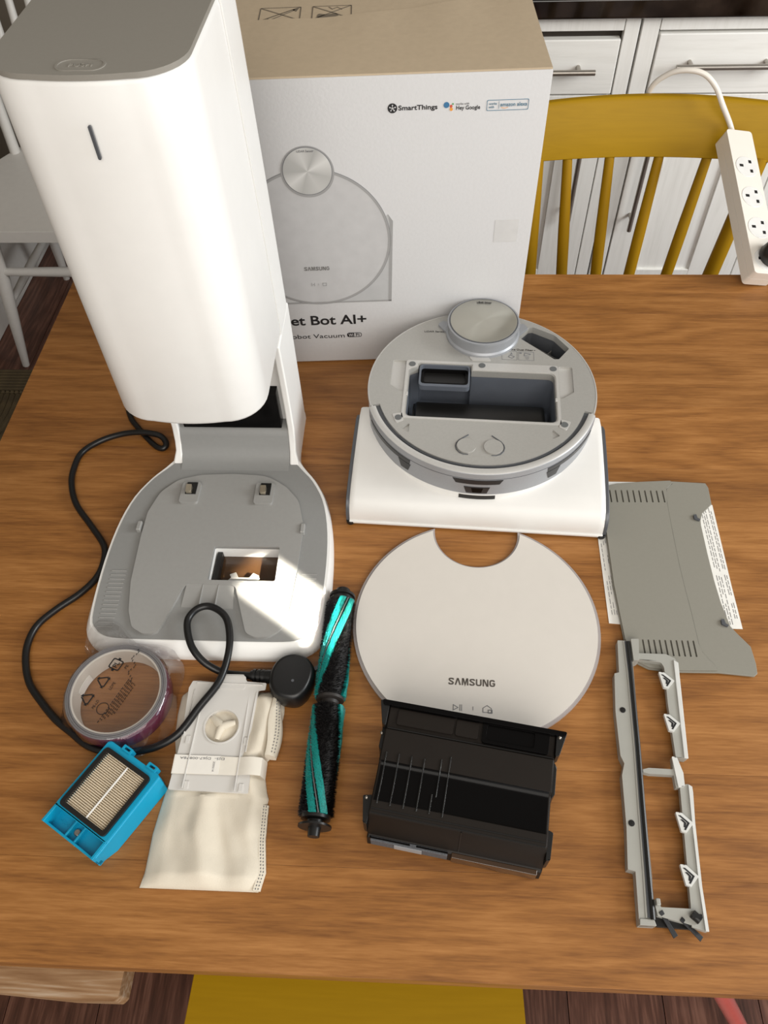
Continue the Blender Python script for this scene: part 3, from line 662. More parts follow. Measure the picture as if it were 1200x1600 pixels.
for k in (.0026, .0044): box(bm, (x+k, y, .0062), (.0007, .0072, .0004))
box(bm, (.001-.0035, -.104, .0062), (.0006, .0042, .0004))
x = .0125
prism(bm, [(x-.0048, y-.0040), (x+.0048, y-.0040), (x+.0048, y+.0012), (x, y+.0046), (x-.0048, y+.0012)], .006, .0064, [[(x-.0041, y-.0033), (x+.0041, y-.0033), (x+.0041, y+.0009), (x, y+.0038), (x-.0041, y+.0009)]])
prism(bm, rect(x+.0010, y-.0046, x+.0056, y-.0004), .006, .0066, [rect(x+.0017, y-.0039, x+.0049, y-.0011)])
obj('button_icons', bm, ink_mid, K)

# ------------------------------------------------------------------ carton
X = thing('product_carton', 'large white printed carton with a kraft-coloured top standing behind the robot vacuum', 'box', (.1373, .8906, T), R(3.146))
BW, BD, BH = .425, .33, .4105
bm = NB(); rings = []
for z, k in ((.0, .004), (.004, .0), (BH-.004, 0), (BH-.002, .001)):
    rings.append([(x, y, z) for x, y in rpoly([(-BW+k, k), (-k, k), (-k, BD-k), (-BW+k, BD-k)], .002, 2)])
obj('carton_body', loft(bm, rings), card_white, X)
# two flaps: the front one overlaps the rear one with a slightly lifted wavy edge
fe = [(-BW+.001, .151), (-.354, .1496), (-.274, .1481), (-.20, .157), (-.12, .175), (-.06, .190), (-.0012, .196)]
def flapz(x, y): return BH-.0005+.0012+max(0, (y-.03))*(.018 if x < -.2 else .018+.05*(x+.2)*.3)
obj('rear_flap', prism(NB(), rect(-BW+.001, .02, -.001, BD-.001, .001, 2), BH-.0028, BH-.0006), kraft, X)
bm = NB(); nx = 30; g = []
def edge_y(x):
    for (a, ya), (b2, yb) in zip(fe, fe[1:]):
        if a <= x <= b2: return ya+(yb-ya)*(x-a)/(b2-a)
    return fe[-1][1]
rings = []
for i in range(nx+1):
    x = -BW+.001+(BW-.0022)*i/nx; ring = []
    ny = 8; wv = .0008*math.sin(i*.9)
    tp = [(.0004+(edge_y(x)-.0004)*j/ny) for j in range(ny+1)]
    for y in tp: ring.append((x, y, BH+.0002+.0022*(y/.17)**2+wv*(y/.17)**2))
    for y in reversed(tp): ring.append((x, y, BH-.0018+.0022*(y/.17)**2+wv*(y/.17)**2))
    rings.append(ring)
obj('front_flap', loft(bm, rings), kraft, X)
bm = NB()
for i, (x0, x1) in enumerate(((-.3345, -.2832), (-.2700, -.2208))):
    y0, y1 = .1495, .1900; z0, z1 = BH-.0008, BH-.0003
    prism(bm, rect(x0, y0, x1, y1, .002), z0, z1, [rect(x0+.0015, y0+.0015, x1-.0015, y1-.0015, .002)])
    for sgn in (1, -1):
        d = Vector((x1-x0, sgn*(y1-y0))); n2 = Vector((-d.y, d.x)).normalized()*.0009; c = Vector(((x0+x1)/2, (y0+y1)/2)); h2 = d*.47
        prism(bm, [tuple(c-h2-n2), tuple(c+h2-n2), tuple(c+h2+n2), tuple(c-h2+n2)], z0, z1)
    if i == 0:
        c = Vector(((x0+x1)/2, (y0+y1)/2))
        prism(bm, rpoly([(c.x-.016, c.y-.013), (c.x-.010, c.y-.017), (c.x+.018, c.y+.010), (c.x+.016, c.y+.014)], .002), z0, z1, [rpoly([(c.x-.0145, c.y-.0125), (c.x-.0105, c.y-.0150), (c.x+.0160, c.y+.0100), (c.x+.0150, c.y+.0122)], .002)])
        prism(bm, [(x1-.012, y1-.008), (x1-.006, y1-.014), (x1-.003, y1-.004)], z0, z1)
    else:
        prism(bm, rpoly([(x0+.006, y0+.006), (x0+.020, y0+.004), (x0+.034, y0+.010), (x0+.030, y0+.018), (x0+.018, y0+.014), (x0+.008, y0+.018)], .003), z0, z1)
        prism(bm, [(x0+.020, y1-.004), (x0+.025, y1-.012), (x0+.031, y1-.006), (x0+.037, y1-.013), (x0+.037, y1-.0115), (x0+.031, y1-.0042), (x0+.0252, y1-.0098), (x0+.0215, y1-.0035)], z0, z1)
obj('handling_marks', bm, mat('printed_grey_brown', (112, 102, 88), .6), X)
def flat(name, fn, m, lift=.0, label=None):
    """printed area on the carton's front face (x along it, z up)"""
    bm = NB(); fn(bm); return obj(name, bm, m, X, rot=UPRIGHT, loc=(0, -.0001-lift, 0), label=label)
CX, CZ, CR = -.2800, .2075, .0985
flat('printed_flank', lambda b2: prism(b2, rpoly([(CX, .110), (-.1819, .110), (-.1779, .233), (-.1838, .243), (-.20, .22)], .001, 2), .0, .0003), ink_pale)
flat('printed_flank_edge', lambda b2: prism(b2, [(-.1862, .1105), (-.1819, .110), (-.1777, .2335), (-.1838, .2430), (-.1820, .2310)], .0, .0005), ink_grey)
flat('printed_flank_base', lambda b2: prism(b2, [(-.33, .110), (-.1819, .1100), (-.182, .1125), (-.33, .1125)], .0, .0005), ink_grey)
flat('printed_robot', lambda b2: prism(b2, circle(CR, 72, (CX, CZ)), .0, .0004), mat('print_light', (184, 183, 183), .5))
flat('printed_robot_ring', lambda b2: prism(b2, circle(CR, 96, (CX, CZ)), .0, .0006, [circle(CR-.0030, 96, (CX, CZ))]), ink_grey)
flat('printed_robot_outline', lambda b2: prism(b2, circle(CR+.0005, 96, (CX, CZ)), .0, .0005, [circle(CR-.0003, 96, (CX, CZ))]), ink_mid)
LX, LZ, LR = -.2790, .3018, .0322
flat('printed_lidar_rim', lambda b2: prism(b2, circle(LR, 60, (LX, LZ)), .0, .0008), ink_grey)
flat('printed_lidar_line', lambda b2: prism(b2, circle(LR-.0020, 60, (LX, LZ+.0012)), .0, .0010), ink_mid)
# printed brushed disc: light and dark wedges as printed
dm, n_, b_ = nt('printed_brushed_disc'); nd = n_.nodes; tc = nd.new('ShaderNodeTexCoord'); gr = nd.new('ShaderNodeTexGradient'); gr.gradient_type = 'RADIAL'
cr = nd.new('ShaderNodeValToRGB'); e = cr.color_ramp.elements; e[0].color = lin((168, 167, 164))+(1,); e[1].color = lin((168, 167, 164))+(1,)
for pos, v in ((.10, 205), (.20, 170), (.33, 186), (.45, 172), (.58, 206), (.68, 165), (.80, 196), (.90, 172)):
    q = e.new(pos); q.color = lin((v, v-1, v-4))+(1,)
n_.links.new(tc.outputs['Object'], gr.inputs[0]); n_.links.new(gr.outputs[0], cr.inputs[0]); n_.links.new(cr.outputs[0], b_.inputs['Base Color']); b_.inputs['Roughness'].default_value = .45
bm = NB(); prism(bm, circle(LR-.0030, 60), .0, .0003); obj('printed_lidar_disc', bm, dm, X, rot=UPRIGHT, loc=(LX, -.0010, LZ+.0012))
text('lettering', 'LiDAR Sensor', ink_mid, X, (LX, -.0016, LZ+.0265), .020, .0026, UPRIGHT)
logo(mat('logo_print', (112, 110, 108), .5), X, (-.2808, -.0006, .1668), .0335, .0056, UPRIGHT)
bm = NB()
box(bm, (-.2900, 0, .1415), (.0008, .0006, .005)); box(bm, (-.2862, 0, .1415), (.0008, .0006, .005)); box(bm, (-.2880, 0, .1415), (.0016, .0006, .0008)); box(bm, (-.2808, 0, .1415), (.0006, .0006, .003))
for dz in (-.0024, .0020): box(bm, (-.2725, 0, .1415+dz), (.0052, .0006, .0008))
for dx in (-.0024, .0024): box(bm, (-.2725+dx, 0, .1415), (.0008, .0006, .0050))
obj('printed_icons', bm, ink_grey, X, loc=(0, -.0006, 0))
text('lettering', 'Jet Bot AI+', ink, X, (-.2770, -.0002, .0775), .117, .0215, UPRIGHT, bold=.018)
text('lettering', 'Robot Vacuum', ink, X, (-.2940, -.0002, .0512), .0850, .0072, UPRIGHT)
bm = NB(); prism(bm, rect(-.2478, .0480, -.2265, .0560, .0039, 5), .0, .0004, [rect(-.2470, .0487, -.2273, .0553, .0032, 5)]); prism(bm, rpoly([(-.2476, .0482), (-.2376, .0482), (-.2376, .0558), (-.2476, .0558)], [.0037, 0, 0, .0037], 4), .0, .0004)
obj('printed_badge', bm, ink, X, rot=UPRIGHT, loc=(0, -.0001, 0))
text('lettering', 'Wi', card_white, X, (-.2423, -.0006, .0520), .0066, .0050, UPRIGHT, bold=.01); text('lettering', 'Fi', ink, X, (-.2325, -.0003, .0520), .0050, .0050, UPRIGHT, bold=.01)
flat('app_logo', lambda b2: prism(b2, circle(.0054, 24, (-.1757, .3733)), .0, .0004), ink)
bm = NB()
for k in range(5):
    a = R(90+72*k); tube(bm, [(-.1757, 0, .3733), (-.1757+.0030*math.cos(a), 0, .3733+.0030*math.sin(a))], .0004, 5)
    bmesh.ops.create_icosphere(bm, subdivisions=1, radius=.0009, matrix=Matrix.Translation((-.1757+.0032*math.cos(a), 0, .3733+.0032*math.sin(a))))
obj('app_logo_star', bm, card_white, X, loc=(0, -.0005, 0))
text('lettering', 'SmartThings', ink, X, (-.1470, -.0002, .3725), .0440, .0070, UPRIGHT, bold=.02)
for x, z, r, m in ((-.1150, .3748, .0033, blue_ink), (-.1095, .3700, .0019, orange_ink), (-.1098, .3733, .0016, mat('red_ink', (196, 80, 60), .5)), (-.1078, .3757, .0010, mat('green_ink', (90, 150, 90), .5))):
    flat('assistant_dot', lambda b2: prism(b2, circle(r, 16, (x, z)), .0, .0003), m)
text('lettering', 'works with', ink_mid, X, (-.0970, -.0002, .3757), .0150, .0022, UPRIGHT)
text('lettering', 'Hey Google', ink, X, (-.0905, -.0002, .3707), .0270, .0058, UPRIGHT, bold=.012)
flat('badge_outline', lambda b2: prism(b2, rect(-.0697, .3668, -.0228, .3786, .0015, 3), .0, .0003, [rect(-.0692, .3673, -.0233, .3781, .0015, 3)]), teal_ink)
flat('badge_divider', lambda b2: prism(b2, rect(-.0562, .3685, -.0559, .3770), .0, .0003), teal_ink)
text('lettering', 'works\nwith', teal_ink, X, (-.0630, -.0002, .3727), .0088, .0062, UPRIGHT); text('lettering', 'amazon alexa', teal_ink, X, (-.0395, -.0002, .3733), .0300, .0042, UPRIGHT, bold=.006)
flat('badge_smile', lambda b2: prism(b2, [(-.0535, .3700), (-.0495, .3688), (-.0455, .3700), (-.0456, .3704), (-.0495, .3693), (-.0534, .3704)], .0, .0003), orange_ink)
flat('code_sticker', lambda b2: prism(b2, rect(-.0475, .1980, -.0175, .2300), .0, .0002), mat('sticker_white', (202, 201, 200), .5))

# ------------------------------------------------------------------ power strip leaning on the far chair
pa, pb = Vector((.5340, 1.0610, T+.0)), Vector((.5135, 1.3125, T+.1005))
PS = thing('power_strip', 'white four-gang power strip leaning from the table onto the far chair rail', 'power strip')
yax = (pb-pa).normalized(); xax = yax.cross(Vector((0, 0, 1))).normalized(); xax = (xax*math.cos(R(12))+xax.cross(yax)*math.sin(R(-12))).normalized()
zax = xax.cross(yax).normalized()
if zax.z < 0: xax, zax = -xax, -zax
PS.matrix_world = Matrix(((xax.x, yax.x, zax.x, pa.x), (xax.y, yax.y, zax.y, pa.y), (xax.z, yax.z, zax.z, pa.z+.004), (0, 0, 0, 1)))
PL = (pb-pa).length; pwid = .0235
bm = NB(); prism(bm, rect(-pwid, 0, pwid, PL, .006), .0, .016); obj('lower_shell', bm, cream, PS, .002)
bm = NB(); prism(bm, rect(-pwid, 0, pwid, PL, .006), .0163, .032); obj('upper_shell', bm, cream, PS, .0045, 4)
for k in range(4):
    yy = PL-.072-.058*k
    pc = obj('socket_face', prism(NB(), circle(.0195, 28, (0, yy)), .0315, .0328), clear_cover, PS, .0006)
    bm = NB(); box(bm, (-.0095, yy+.001, .0330), (.0065, .0046, .0006)); box(bm, (.0075, yy+.0095, .0330), (.0048, .0056, .0006)); box(bm, (.0075, yy-.0085, .0330), (.0048, .0056, .0006)) 
    obj('socket_holes', bm, black, pc)
bm = NB(); lathe(bm, [(.019, 0), (.0205, .004), (.0195, .024), (.013, .032), (.006, .033)], 28, (.008, .030, .0332)); obj('charger_plug', bm, black, PS, label='black round plug in the last socket')
# flex: out of the top end, over the rail and down behind
def loc2(x, y, z): return PS.matrix_world.inverted() @ Vector((x, y, z))
e0 = PS.matrix_world @ Vector((-.004, PL-.006, .020))
pts = [e0, e0+yax*.025, Vector((.4880, 1.318, T+.166)), Vector((.4720, 1.330, T+.190)), Vector((.4500, 1.338, T+.207)), Vector((.4230, 1.346, T+.210)), Vector((.3980, 1.356, T+.200)), Vector((.3780, 1.368, T+.172)), Vector((.3850, 1.385, T+.12)), Vector((.4340, 1.398, T+.04)), Vector((.4385, 1.400, T-.08)), Vector((.4430, 1.40, T-.22)), Vector((.446, 1.40, .06)), Vector((.456, 1.40, .007)), Vector((.50, 1.40, .006))]
bm = NB(); tube(bm, [PS.matrix_world.inverted() @ p for p in spline(pts, 8)], .0045, 10); obj('flex', bm, cream, PS)

# ------------------------------------------------------------------ black mains cord of the station
PC = thing('mains_lead', 'black mains lead looping across the left of the table to a moulded plug', 'cable', (0, 0, T))
cp = [(-.335, .765, .03), (-.395, .785, .02), (-.424, .782, .006), (-.415, .753, .0045), (-.399, .732, .0045), (-.378, .709, .0045), (-.364, .6965, .0045), (-.355, .694, .005), (-.3515, .700, .007), (-.357, .7085, .010), (-.367, .713, .0125), (-.389, .7165, .0125), (-.417, .716, .009), (-.446, .706, .0055), (-.467, .685, .0045), (-.470, .656, .0045), (-.465, .628, .0045), (-.449, .595, .0045), (-.419, .560, .0045), (-.3955, .531, .0045), (-.3895, .508, .0045), (-.392, .484, .0045), (-.406, .461, .0045), (-.429, .438, .0045), (-.445, .416, .0045), (-.448, .391, .0045), (-.442, .367, .0045), (-.430, .344, .0045), (-.412, .325, .0045), (-.389, .3045, .0045), (-.3675, .2905, .0045), (-.343, .2755, .0045), (-.312, .2695, .0045), (-.288, .2725, .0055), (-.267, .277, .011), (-.247, .289, .017), (-.230, .315, .0225), (-.2125, .343, .0265), (-.207, .374, .0300), (-.210, .401, .0315), (-.2185, .420, .0325), (-.236, .431, .0325), (-.2505, .428, .0325), (-.259, .415, .0320), (-.2565, .398, .0310), (-.248, .380, .0285), (-.2335, .367, .020), (-.2135, .3605, .0105), (-.193, .359, .009), (-.178, .358, .0105), (-.168, .3575, .012)]
bm = NB(); tube(bm, spline(cp, 6), .0041, 12); obj('cord', bm, cable, PC)
bm = NB()
tube(bm, [(-.183, .3582, .0105), (-.158, .3565, .0125)], lambda t: .0055+.002*t, 12)
for k in range(5): tube(bm, [(-.180+.005*k, .3580-.0003*k, .0108), (-.177+.005*k, .3578-.0003*k, .0110)], .0072+.0002*k, 12)
obj('strain_relief', bm, cable, PC)
pb_ = [(p.x, p.y) for p in spline([(-.1600, .3440, 0), (-.1590, .3600, 0), (-.1510, .3735, 0), (-.1370, .3795, 0), (-.1220, .3765, 0), (-.1120, .3640, 0), (-.1120, .3480, 0), (-.1185, .3320, 0), (-.1290, .3240, 0), (-.1450, .3255, 0), (-.1550, .3325, 0)], 5, True)]
cxp = (-.1355, .3520); rings = []
for z, k in ((.001, .88), (.003, .95), (.012, 1.), (.020, .985), (.0255, .94), (.0280, .88), (.0290, .81), (.0292, .76)):
    rings.append([(cxp[0]+(x-cxp[0])*k, cxp[1]+(y-cxp[1])*k, z) for x, y in pb_])
plug = obj('plug', loft(NB(), rings), cable, PC)
obj('plug_pin', box(NB(), (-.1100, .3700, .0085), (.016, .004, .0065), Matrix.Rotation(R(38), 3, 'Z').to_quaternion()), trim_dark, plug)
obj('plug_mark', prism(NB(), circle(.0016, 12, (-.133, .345)), .029, .0294), trim_dark, plug)

# ------------------------------------------------------------------ roller brush
RB = thing('roller_brush', 'black bristle roller brush with teal spiral stripes, lying by the round cover', 'roller brush', (0, 0, T))
ax0, ax1 = Vector((-.0884, .4580, .0182)), Vector((-.0966, .1990, .0182)); RD = (ax1-ax0).normalized(); RS = Vector((-RD.y, RD.x, 0)).normalized()
if RS.x < 0: RS = -RS
RU = Vector((0, 0, 1)); RL = (ax1-ax0).length
def rp(s, phi, r): return ax0+RD*s+RS*(r*math.cos(phi))+RU*(r*math.sin(phi))
def stripes(half, t):   # angles of the teal pair in each half
    if half == 0: c = R(58+118*t)
    else: c = R(188-112*t)
    return [c, c+PI]
segs = [(.0105, .1265), (.1375, .2490)]
for hf, (s0, s1) in enumerate(segs):
    bm = NB(); loft(bm, [[rp(s0+(s1-s0)*i/4, 2*PI*j/24, .0140 if 0 < i < 4 else .0132) for j in range(24)] for i in range(5)]); obj('brush_core', bm, fur, RB)
    bf, bt_ = NB(), NB()
    for k in range(8000):
        t = random.random(); s = s0+(s1-s0)*t; ph = random.uniform(0, 2*PI)
        d = min(min(abs((ph-c+PI) % (2*PI)-PI) for c in [q+o2 for q in stripes(hf, t)]) for o2 in (-.36, .36))
        if min(abs((ph-q+PI) % (2*PI)-PI) for q in stripes(hf, t)) < .10: continue
        tgt = bt_ if d < .24 else bf
        rr = random.uniform(.0172, .0190); w2 = .05; dl = random.uniform(-.0012, .0012)
        v = [tgt.verts.new(rp(s-.0005, ph-w2, .0136)), tgt.verts.new(rp(s+.0005, ph+w2, .0136)), tgt.verts.new(rp(s+dl, ph+random.uniform(-.07, .07), rr))]
        tgt.faces.new(v)
    obj('black_bristles', bf, fur, RB, kind='stuff'); 
    for sgn in (-.36, .36):                                              # denser teal rows under the tips
        for wh in (0, 1):
            bm = NB(); rings = []
            for i in range(25):
                t = i/24; s = s0+(s1-s0)*t; c = stripes(hf, t)[wh]+sgn
                rings.append([rp(s, c-.25, .0130), rp(s, c-.22, .0168+.0003*math.sin(i*5.)), rp(s, c, .0174+.0003*math.sin(i*7.3)), rp(s, c+.22, .0168+.0003*math.sin(i*4.1)), rp(s, c+.25, .0130)])
            obj('teal_stripe', loft(bm, rings), teal, RB)
    obj('teal_bristles', bt_, teal, RB, kind='stuff')
    for wh in (0, 1):
        bm = NB(); rings = []
        for i in range(17):
            t = i/16; s = s0+(s1-s0)*t; c = stripes(hf, t)[wh]
            rings.append([rp(s, c-.05, .013), rp(s, c-.03, .0165), rp(s, c+.03, .0165), rp(s, c+.05, .013)])
        obj('rubber_blade', loft(bm, rings), rubber, RB)
bm = NB(); loft(bm, [[rp(s, 2*PI*j/24, r) for j in range(24)] for s, r in ((.1255, .0125), (.127, .0150), (.1300, .0150), (.1310, .0100), (.1345, .0098), (.1385, .0135))]); obj('centre_hub', bm, mat('hub_dark', (46, 42, 40), .5), RB)
bm = NB(); loft(bm, [[rp(s, 2*PI*j/20, r) for j in range(20)] for s, r in ((.0115, .0150), (.0075, .0150), (.0070, .0125), (.0040, .0125), (.0035, .0150), (.0005, .0150), (.0, .0090), (-.0070, .0080), (-.0085, .0060))]); obj('drive_end', bm, black, RB)
bm = NB(); loft(bm, [[rp(s, 2*PI*j/20, r) for j in range(20)] for s, r in ((.2480, .0150), (.2520, .0145), (.2530, .0085), (.2570, .0080), (.2575, .0165), (.2595, .0165), (.2600, .0065), (.2680, .0058))]); obj('bearing_end', bm, black, RB)

# ------------------------------------------------------------------ black dust bin
D = thing('dust_bin', 'glossy black dust bin with ribbed left side lying below the round cover', 'dust bin', (-.0462, .1905, T), R(-9.2))
W_ = .1655
dprof = [(.0, .0005), (.0015, .0185), (.0045, .0200), (.0150, .0490), (.0165, .0505), (.0275, .0512), (.0290, .0504), (.0340, .0496), (.0460, .0492), (.0590, .0495), (.0630, .0503), (.0650, .0532), (.0955, .0560), (.0970, .0540), (.1000, .0540), (.1185, .0560), (.1200, .0545), (.1200, .0005)]
bm = NB(); rings = []
for u, k in ((0, .0014), (.001, 0), (W_-.001, 0), (W_, .0014)): rings.append([(u, v, max(.0005, z-k)) for v, z in dprof])
obj('bin_body', loft(bm, rings), satin_black, D, .0008, 2, ang=30)
tp = [(.0274, .0516), (.0292, .0508), (.0340, .0500), (.0460, .0496), (.0590, .0499), (.0632, .0508), (.0649, .0536)]
obj('gloss_trough', loft(NB(), [[(u, v, z) for v, z in tp]+[(u, v, z-.0012) for v, z in reversed(tp)] for u in (.0025, W_-.0025)]), black_gl, D, ang=60)
bm = NB(); box(bm, (W_/2, .0200, .0509), (W_-.004, .0008, .0008)); box(bm, (.0875, .0098, .0350), (.0010, .0016, .030), Matrix.Rotation(R(-20), 3, 'X').to_quaternion()); box(bm, (W_/2, .0160, .0503), (W_-.004, .0010, .0012)); box(bm, (W_/2, .0972, .0546), (W_-.004, .0010, .0016)); obj('panel_seams', bm, black, D)
for i, (u, v0, v1) in enumerate([(.0060+.0125*k, .0245, .0735) for k in range(4)]+[(.0555, .0245, .0430), (.0595, .024, .0760), (.0680, .0235, .0800)]):
    rp_ = [(v0, .049), (v0, .0520), (.0290, .0518), (.0340, .0512), (.0450, .0508), (.0580, .0512), (.0640, .0545), (v1, .0556), (v1, .051), (.062, .048), (.056, .046), (.045, .0440), (.034, .045)]
    if i == 4: rp_ = [(v0, .049), (v0, .0520), (.0290, .0518), (.0340, .0512), (.0430, .0509), (.0430, .0440), (.034, .045)]
    if i == 5: rp_ = [(.040, .044), (.0410, .0509), (.0580, .0512), (.0640, .0545), (v1, .0556), (v1, .051), (.062, .048), (.056, .046), (.045, .0440)]
    obj('stiffening_rib', loft(NB(), [[(u-.0006, v, z) for v, z in rp_], [(u+.0006, v, z) for v, z in rp_]]), rib_gl, D, .0004, 2)
fr_ = prism(NB(), rect(.0945, .0990, .1590, .1205, .003), .0535, .0582, [rect(.0985, .1020, .1450, .1180, .003)]); obj('outlet_frame', fr_, black_gl, D, .0008)
obj('outlet_opening', prism(NB(), rect(.0985, .1020, .1450, .1180, .003), .0540, .0565), black_gl, D)
for a, b2 in ((.010, .066), (.0685, .0905)): obj('rear_panel', prism(NB(), rect(a, .1015, b2, .1175, .002), .0535, .0570), satin_black, D, .001)
obj('rear_flange', prism(NB(), rpoly([(-.006, .1185), (W_+.008, .1185), (W_+.010, .1235), (-.008, .1235)], .002, 3), .046, .0610), black_gl, D, .001)
for s, x in ((-1, 0), (1, W_)):
    obj('corner_ear', prism(NB(), rpoly([(x, .097), (x+s*.004, .100), (x+s*.010, .1235), (x, .1235)][::s], .0015, 2), .040, .0590), black, D, .0008)
    obj('side_latch', prism(NB(), rpoly([(x, .060 if s > 0 else .075), (x+s*.0035, .066 if s > 0 else .080), (x+s*.0035, .105 if s < 0 else .092), (x, .110 if s < 0 else .098)][::s], .001, 2), .020, .048), black, D, .0008)
    obj('side_latch', prism(NB(), rpoly([(x, .006), (x+s*.004, .008), (x+s*(.009 if s < 0 else .005), .032), (x, .034)][::s], .0012, 2), .016, .044), black, D, .0008)
for u, v, z in ((-.0050, .0300, .0450), (-.0030, .0930, .0490), (W_+.003, .117, .0595)):
    bm = NB(); bmesh.ops.create_uvsphere(bm, u_segments=12, v_segments=8, radius=.0018, matrix=Matrix.Translation((u, v, z))); obj('hinge_pin', bm, steel, D)
# front lower strip: label, filter mesh, amber window
obj('filter_mesh', box(NB(), (.041, .0011, .0125), (.074, .0040, .0155)), mat('mesh_grey', (84, 86, 90), .6, scale=800, amt=.3), D, .0005)
bm = NB(); prism(bm, [(.003, .0205), (.003, .012), (.020, .016), (.042, .0205)], -.0024, -.0008); prism(bm, [(.078, .0205), (.078, .010), (.060, .015), (.048, .0205)], -.0024, -.0008); obj('front_gusset', bm, black_gl, D, rot=UPRIGHT)
obj('front_label', box(NB(), (.0405, -.0016, .0150), (.0265, .0012, .0095)), mat('label_grey', (148, 148, 150), .5), D)
obj('amber_window', box(NB(), (.1215, .0008, .0110), (.0800, .0050, .0175)), smoked_amber, D, .0008)

# ------------------------------------------------------------------ blue filter
FA = R(-30.2)
Fb = thing('pleated_filter', 'cyan-blue framed pleated filter lying at the left of the table', 'filter', (-.3023, .1605, T), FA)
# local: x from the lower corner towards far right edge (-..), y along the length
def fl2(p):
    d = Vector((p[0]+.3023, p[1]-.1605)); return (d.x*math.cos(FA)+d.y*math.sin(FA), -d.x*math.sin(FA)+d.y*math.cos(FA))
x0, x1 = -.0690, .0000
ring_o = rect(x0, .019, x1, .0930, .004)
bm = NB(); prism(bm, rect(x0, .018, x1, .0935, .0035), .002, .0255, [rect(-.0615, .0236, -.0083, .0835, .002)])
obj('frame', bm, blue, Fb, .0012)
bm = NB()
prism(bm, [(x0, .0005), (x1, .0005), (x1, .020), (x0, .020)], .0005, .0100)
box(bm, (x0+.0015, .010, .0155), (.003, .020, .020)); box(bm, (x1-.0015, .010, .0135), (.003, .020, .0230)); box(bm, (-.0345, .0012, .0120), (.069, .0024, .010)); box(bm, (-.0430, .010, .0115), (.0022, .018, .010)); box(bm, (-.0310, .010, .0115), (.0022, .018, .010)); box(bm, (-.0345, .0185, .0165), (.069, .0022, .018))
obj('grip_tray', bm, blue, Fb, .0006)
bm = NB(); loft(bm, [[(x1-.001, .002, .001), (x1-.001, .0925, .001), (x1-.001, .0925, .0245), (x1-.001, .002, .0235)], [(x1+.0045, .020, .0005), (x1+.0065, .090, .0005), (x1+.0015, .0920, .0235), (x1+.0008, .003, .022)]]); obj('side_skirt', bm, blue, Fb, .0008)
for u in (-.046, -.0120): obj('hinge_clip', prism(NB(), rpoly([(u-.006, .0925), (u+.006, .0925), (u+.006, .0985), (u-.006, .0985)], .001, 2), .016, .0265, [rect(u-.0035, .0945, u+.0035, .0968)]), blue, Fb, .0006)
bm = NB(); prism(bm, rect(-.0655, .0200, -.0045, .0870, .005), .0245, .0285, [rect(-.0608, .0243, -.0090, .0828, .002)]); obj('gasket', bm, black, Fb, .0012, 3)
bm = NB(); a, b2 = .0238, .0833; n = 28; rings = []
for i in range(2*n+1):
    v = a+(b2-a)*i/(2*n); z = .0212 if i % 2 == 0 else .0262
    rings.append([(-.0614, v, z), (-.0084, v, z), (-.0084, v, .012), (-.0614, v, .012)])
obj('pleated_media', loft(bm, rings), pleat, Fb, ang=20)
obj('glue_bead', box(NB(), (-.0325, .0535, .0262), (.0014, .0575, .0010)), white, Fb)
bm = NB(); lathe(bm, [(.0035, 0), (.0035, .0015), (.0026, .0022)], 20, (-.0370, .0105, .0100)); obj('screw', bm, steel, Fb)
text('moulded_lettering', '>ABS<', blue, Fb, (-.056, .0105, .0100), .012, .004, thick=.0003)

# ------------------------------------------------------------------ dust bag
G = thing('dust_bag', 'off-white fleece dust bag with a plastic collar and paper band, below the station', 'dust bag', (0, 0, T))
Ls = [(.1432, -.2598), (.1569, -.2576), (.1923, -.2578), (.2346, -.2535), (.2521, -.2500), (.2715, -.2512), (.2900, -.2560), (.3150, -.2580), (.3361, -.2574), (.3409, -.2520)]
Rs = [(.1432, -.1462), (.1500, -.1442), (.1609, -.1427), (.1888, -.1480), (.2181, -.1489), (.2273, -.1475), (.2488, -.1540), (.2647, -.1545), (.2731, -.1485), (.2914, -.1456), (.3200, -.1425), (.3400, -.1450)]
def interp(tab, y):
    for (a, xa), (b2, xb) in zip(tab, tab[1:]):
        if a <= y <= b2: return xa+(xb-xa)*(y-a)/(b2-a)
    return tab[0][1] if y < tab[0][0] else tab[-1][1]
from mathutils import noise
def bagz(t, y):
    e = min(1, min(t, 1-t)/.16); ey = min(1, (y-.143)/.012, (.3415-y)/.012); k = max(0, math.sin(PI/2*max(0, e)))*math.sqrt(max(0, ey))
    hgt = .0095 if y < .23 else .0095+.002*min(1, (y-.23)/.02)
    if t > .70 and y > .225: hgt += .007*math.sin(PI*min(1, (t-.70)/.30))*(1-.6*math.exp(-((y-.256)/.012)**2))*min(1, (y-.225)/.03)
    f = noise.noise(Vector((t*3.2, y*22, 1)))*.0042+noise.noise(Vector((t*7, y*40+t*3, 4)))*.0018
    fold = .0034*math.exp(-((t-.42-(.2-y)*1.5)/.09)**2)-.0028*math.exp(-((t-.60-(.2-y)*2.2)/.07)**2)
    if .228 < y < .345 and t < .72: f *= .25; fold *= .1
    return .0012+k*(hgt+f+fold)
bm = NB(); NX, NY = 60, 90; top = []; bot = []
for j in range(NY+1):
    y = .1432+(.3412-.1432)*j/NY; a, b2 = interp(Ls, y), interp(Rs, y); slant = .0009*math.sin(j*.7)
    top.append([bm.verts.new((a+(b2-a)*i/NX, y+slant*(i/NX), bagz(i/NX, y))) for i in range(NX+1)])
    bot.append([bm.verts.new((a+(b2-a)*i/NX, y+slant*(i/NX), .0006)) for i in range(NX+1)])
for j in range(NY):
    for i in range(NX):
        bm.faces.new((top[j][i], top[j][i+1], top[j+1][i+1], top[j+1][i])); bm.faces.new((bot[j][i], bot[j+1][i], bot[j+1][i+1], bot[j][i+1]))
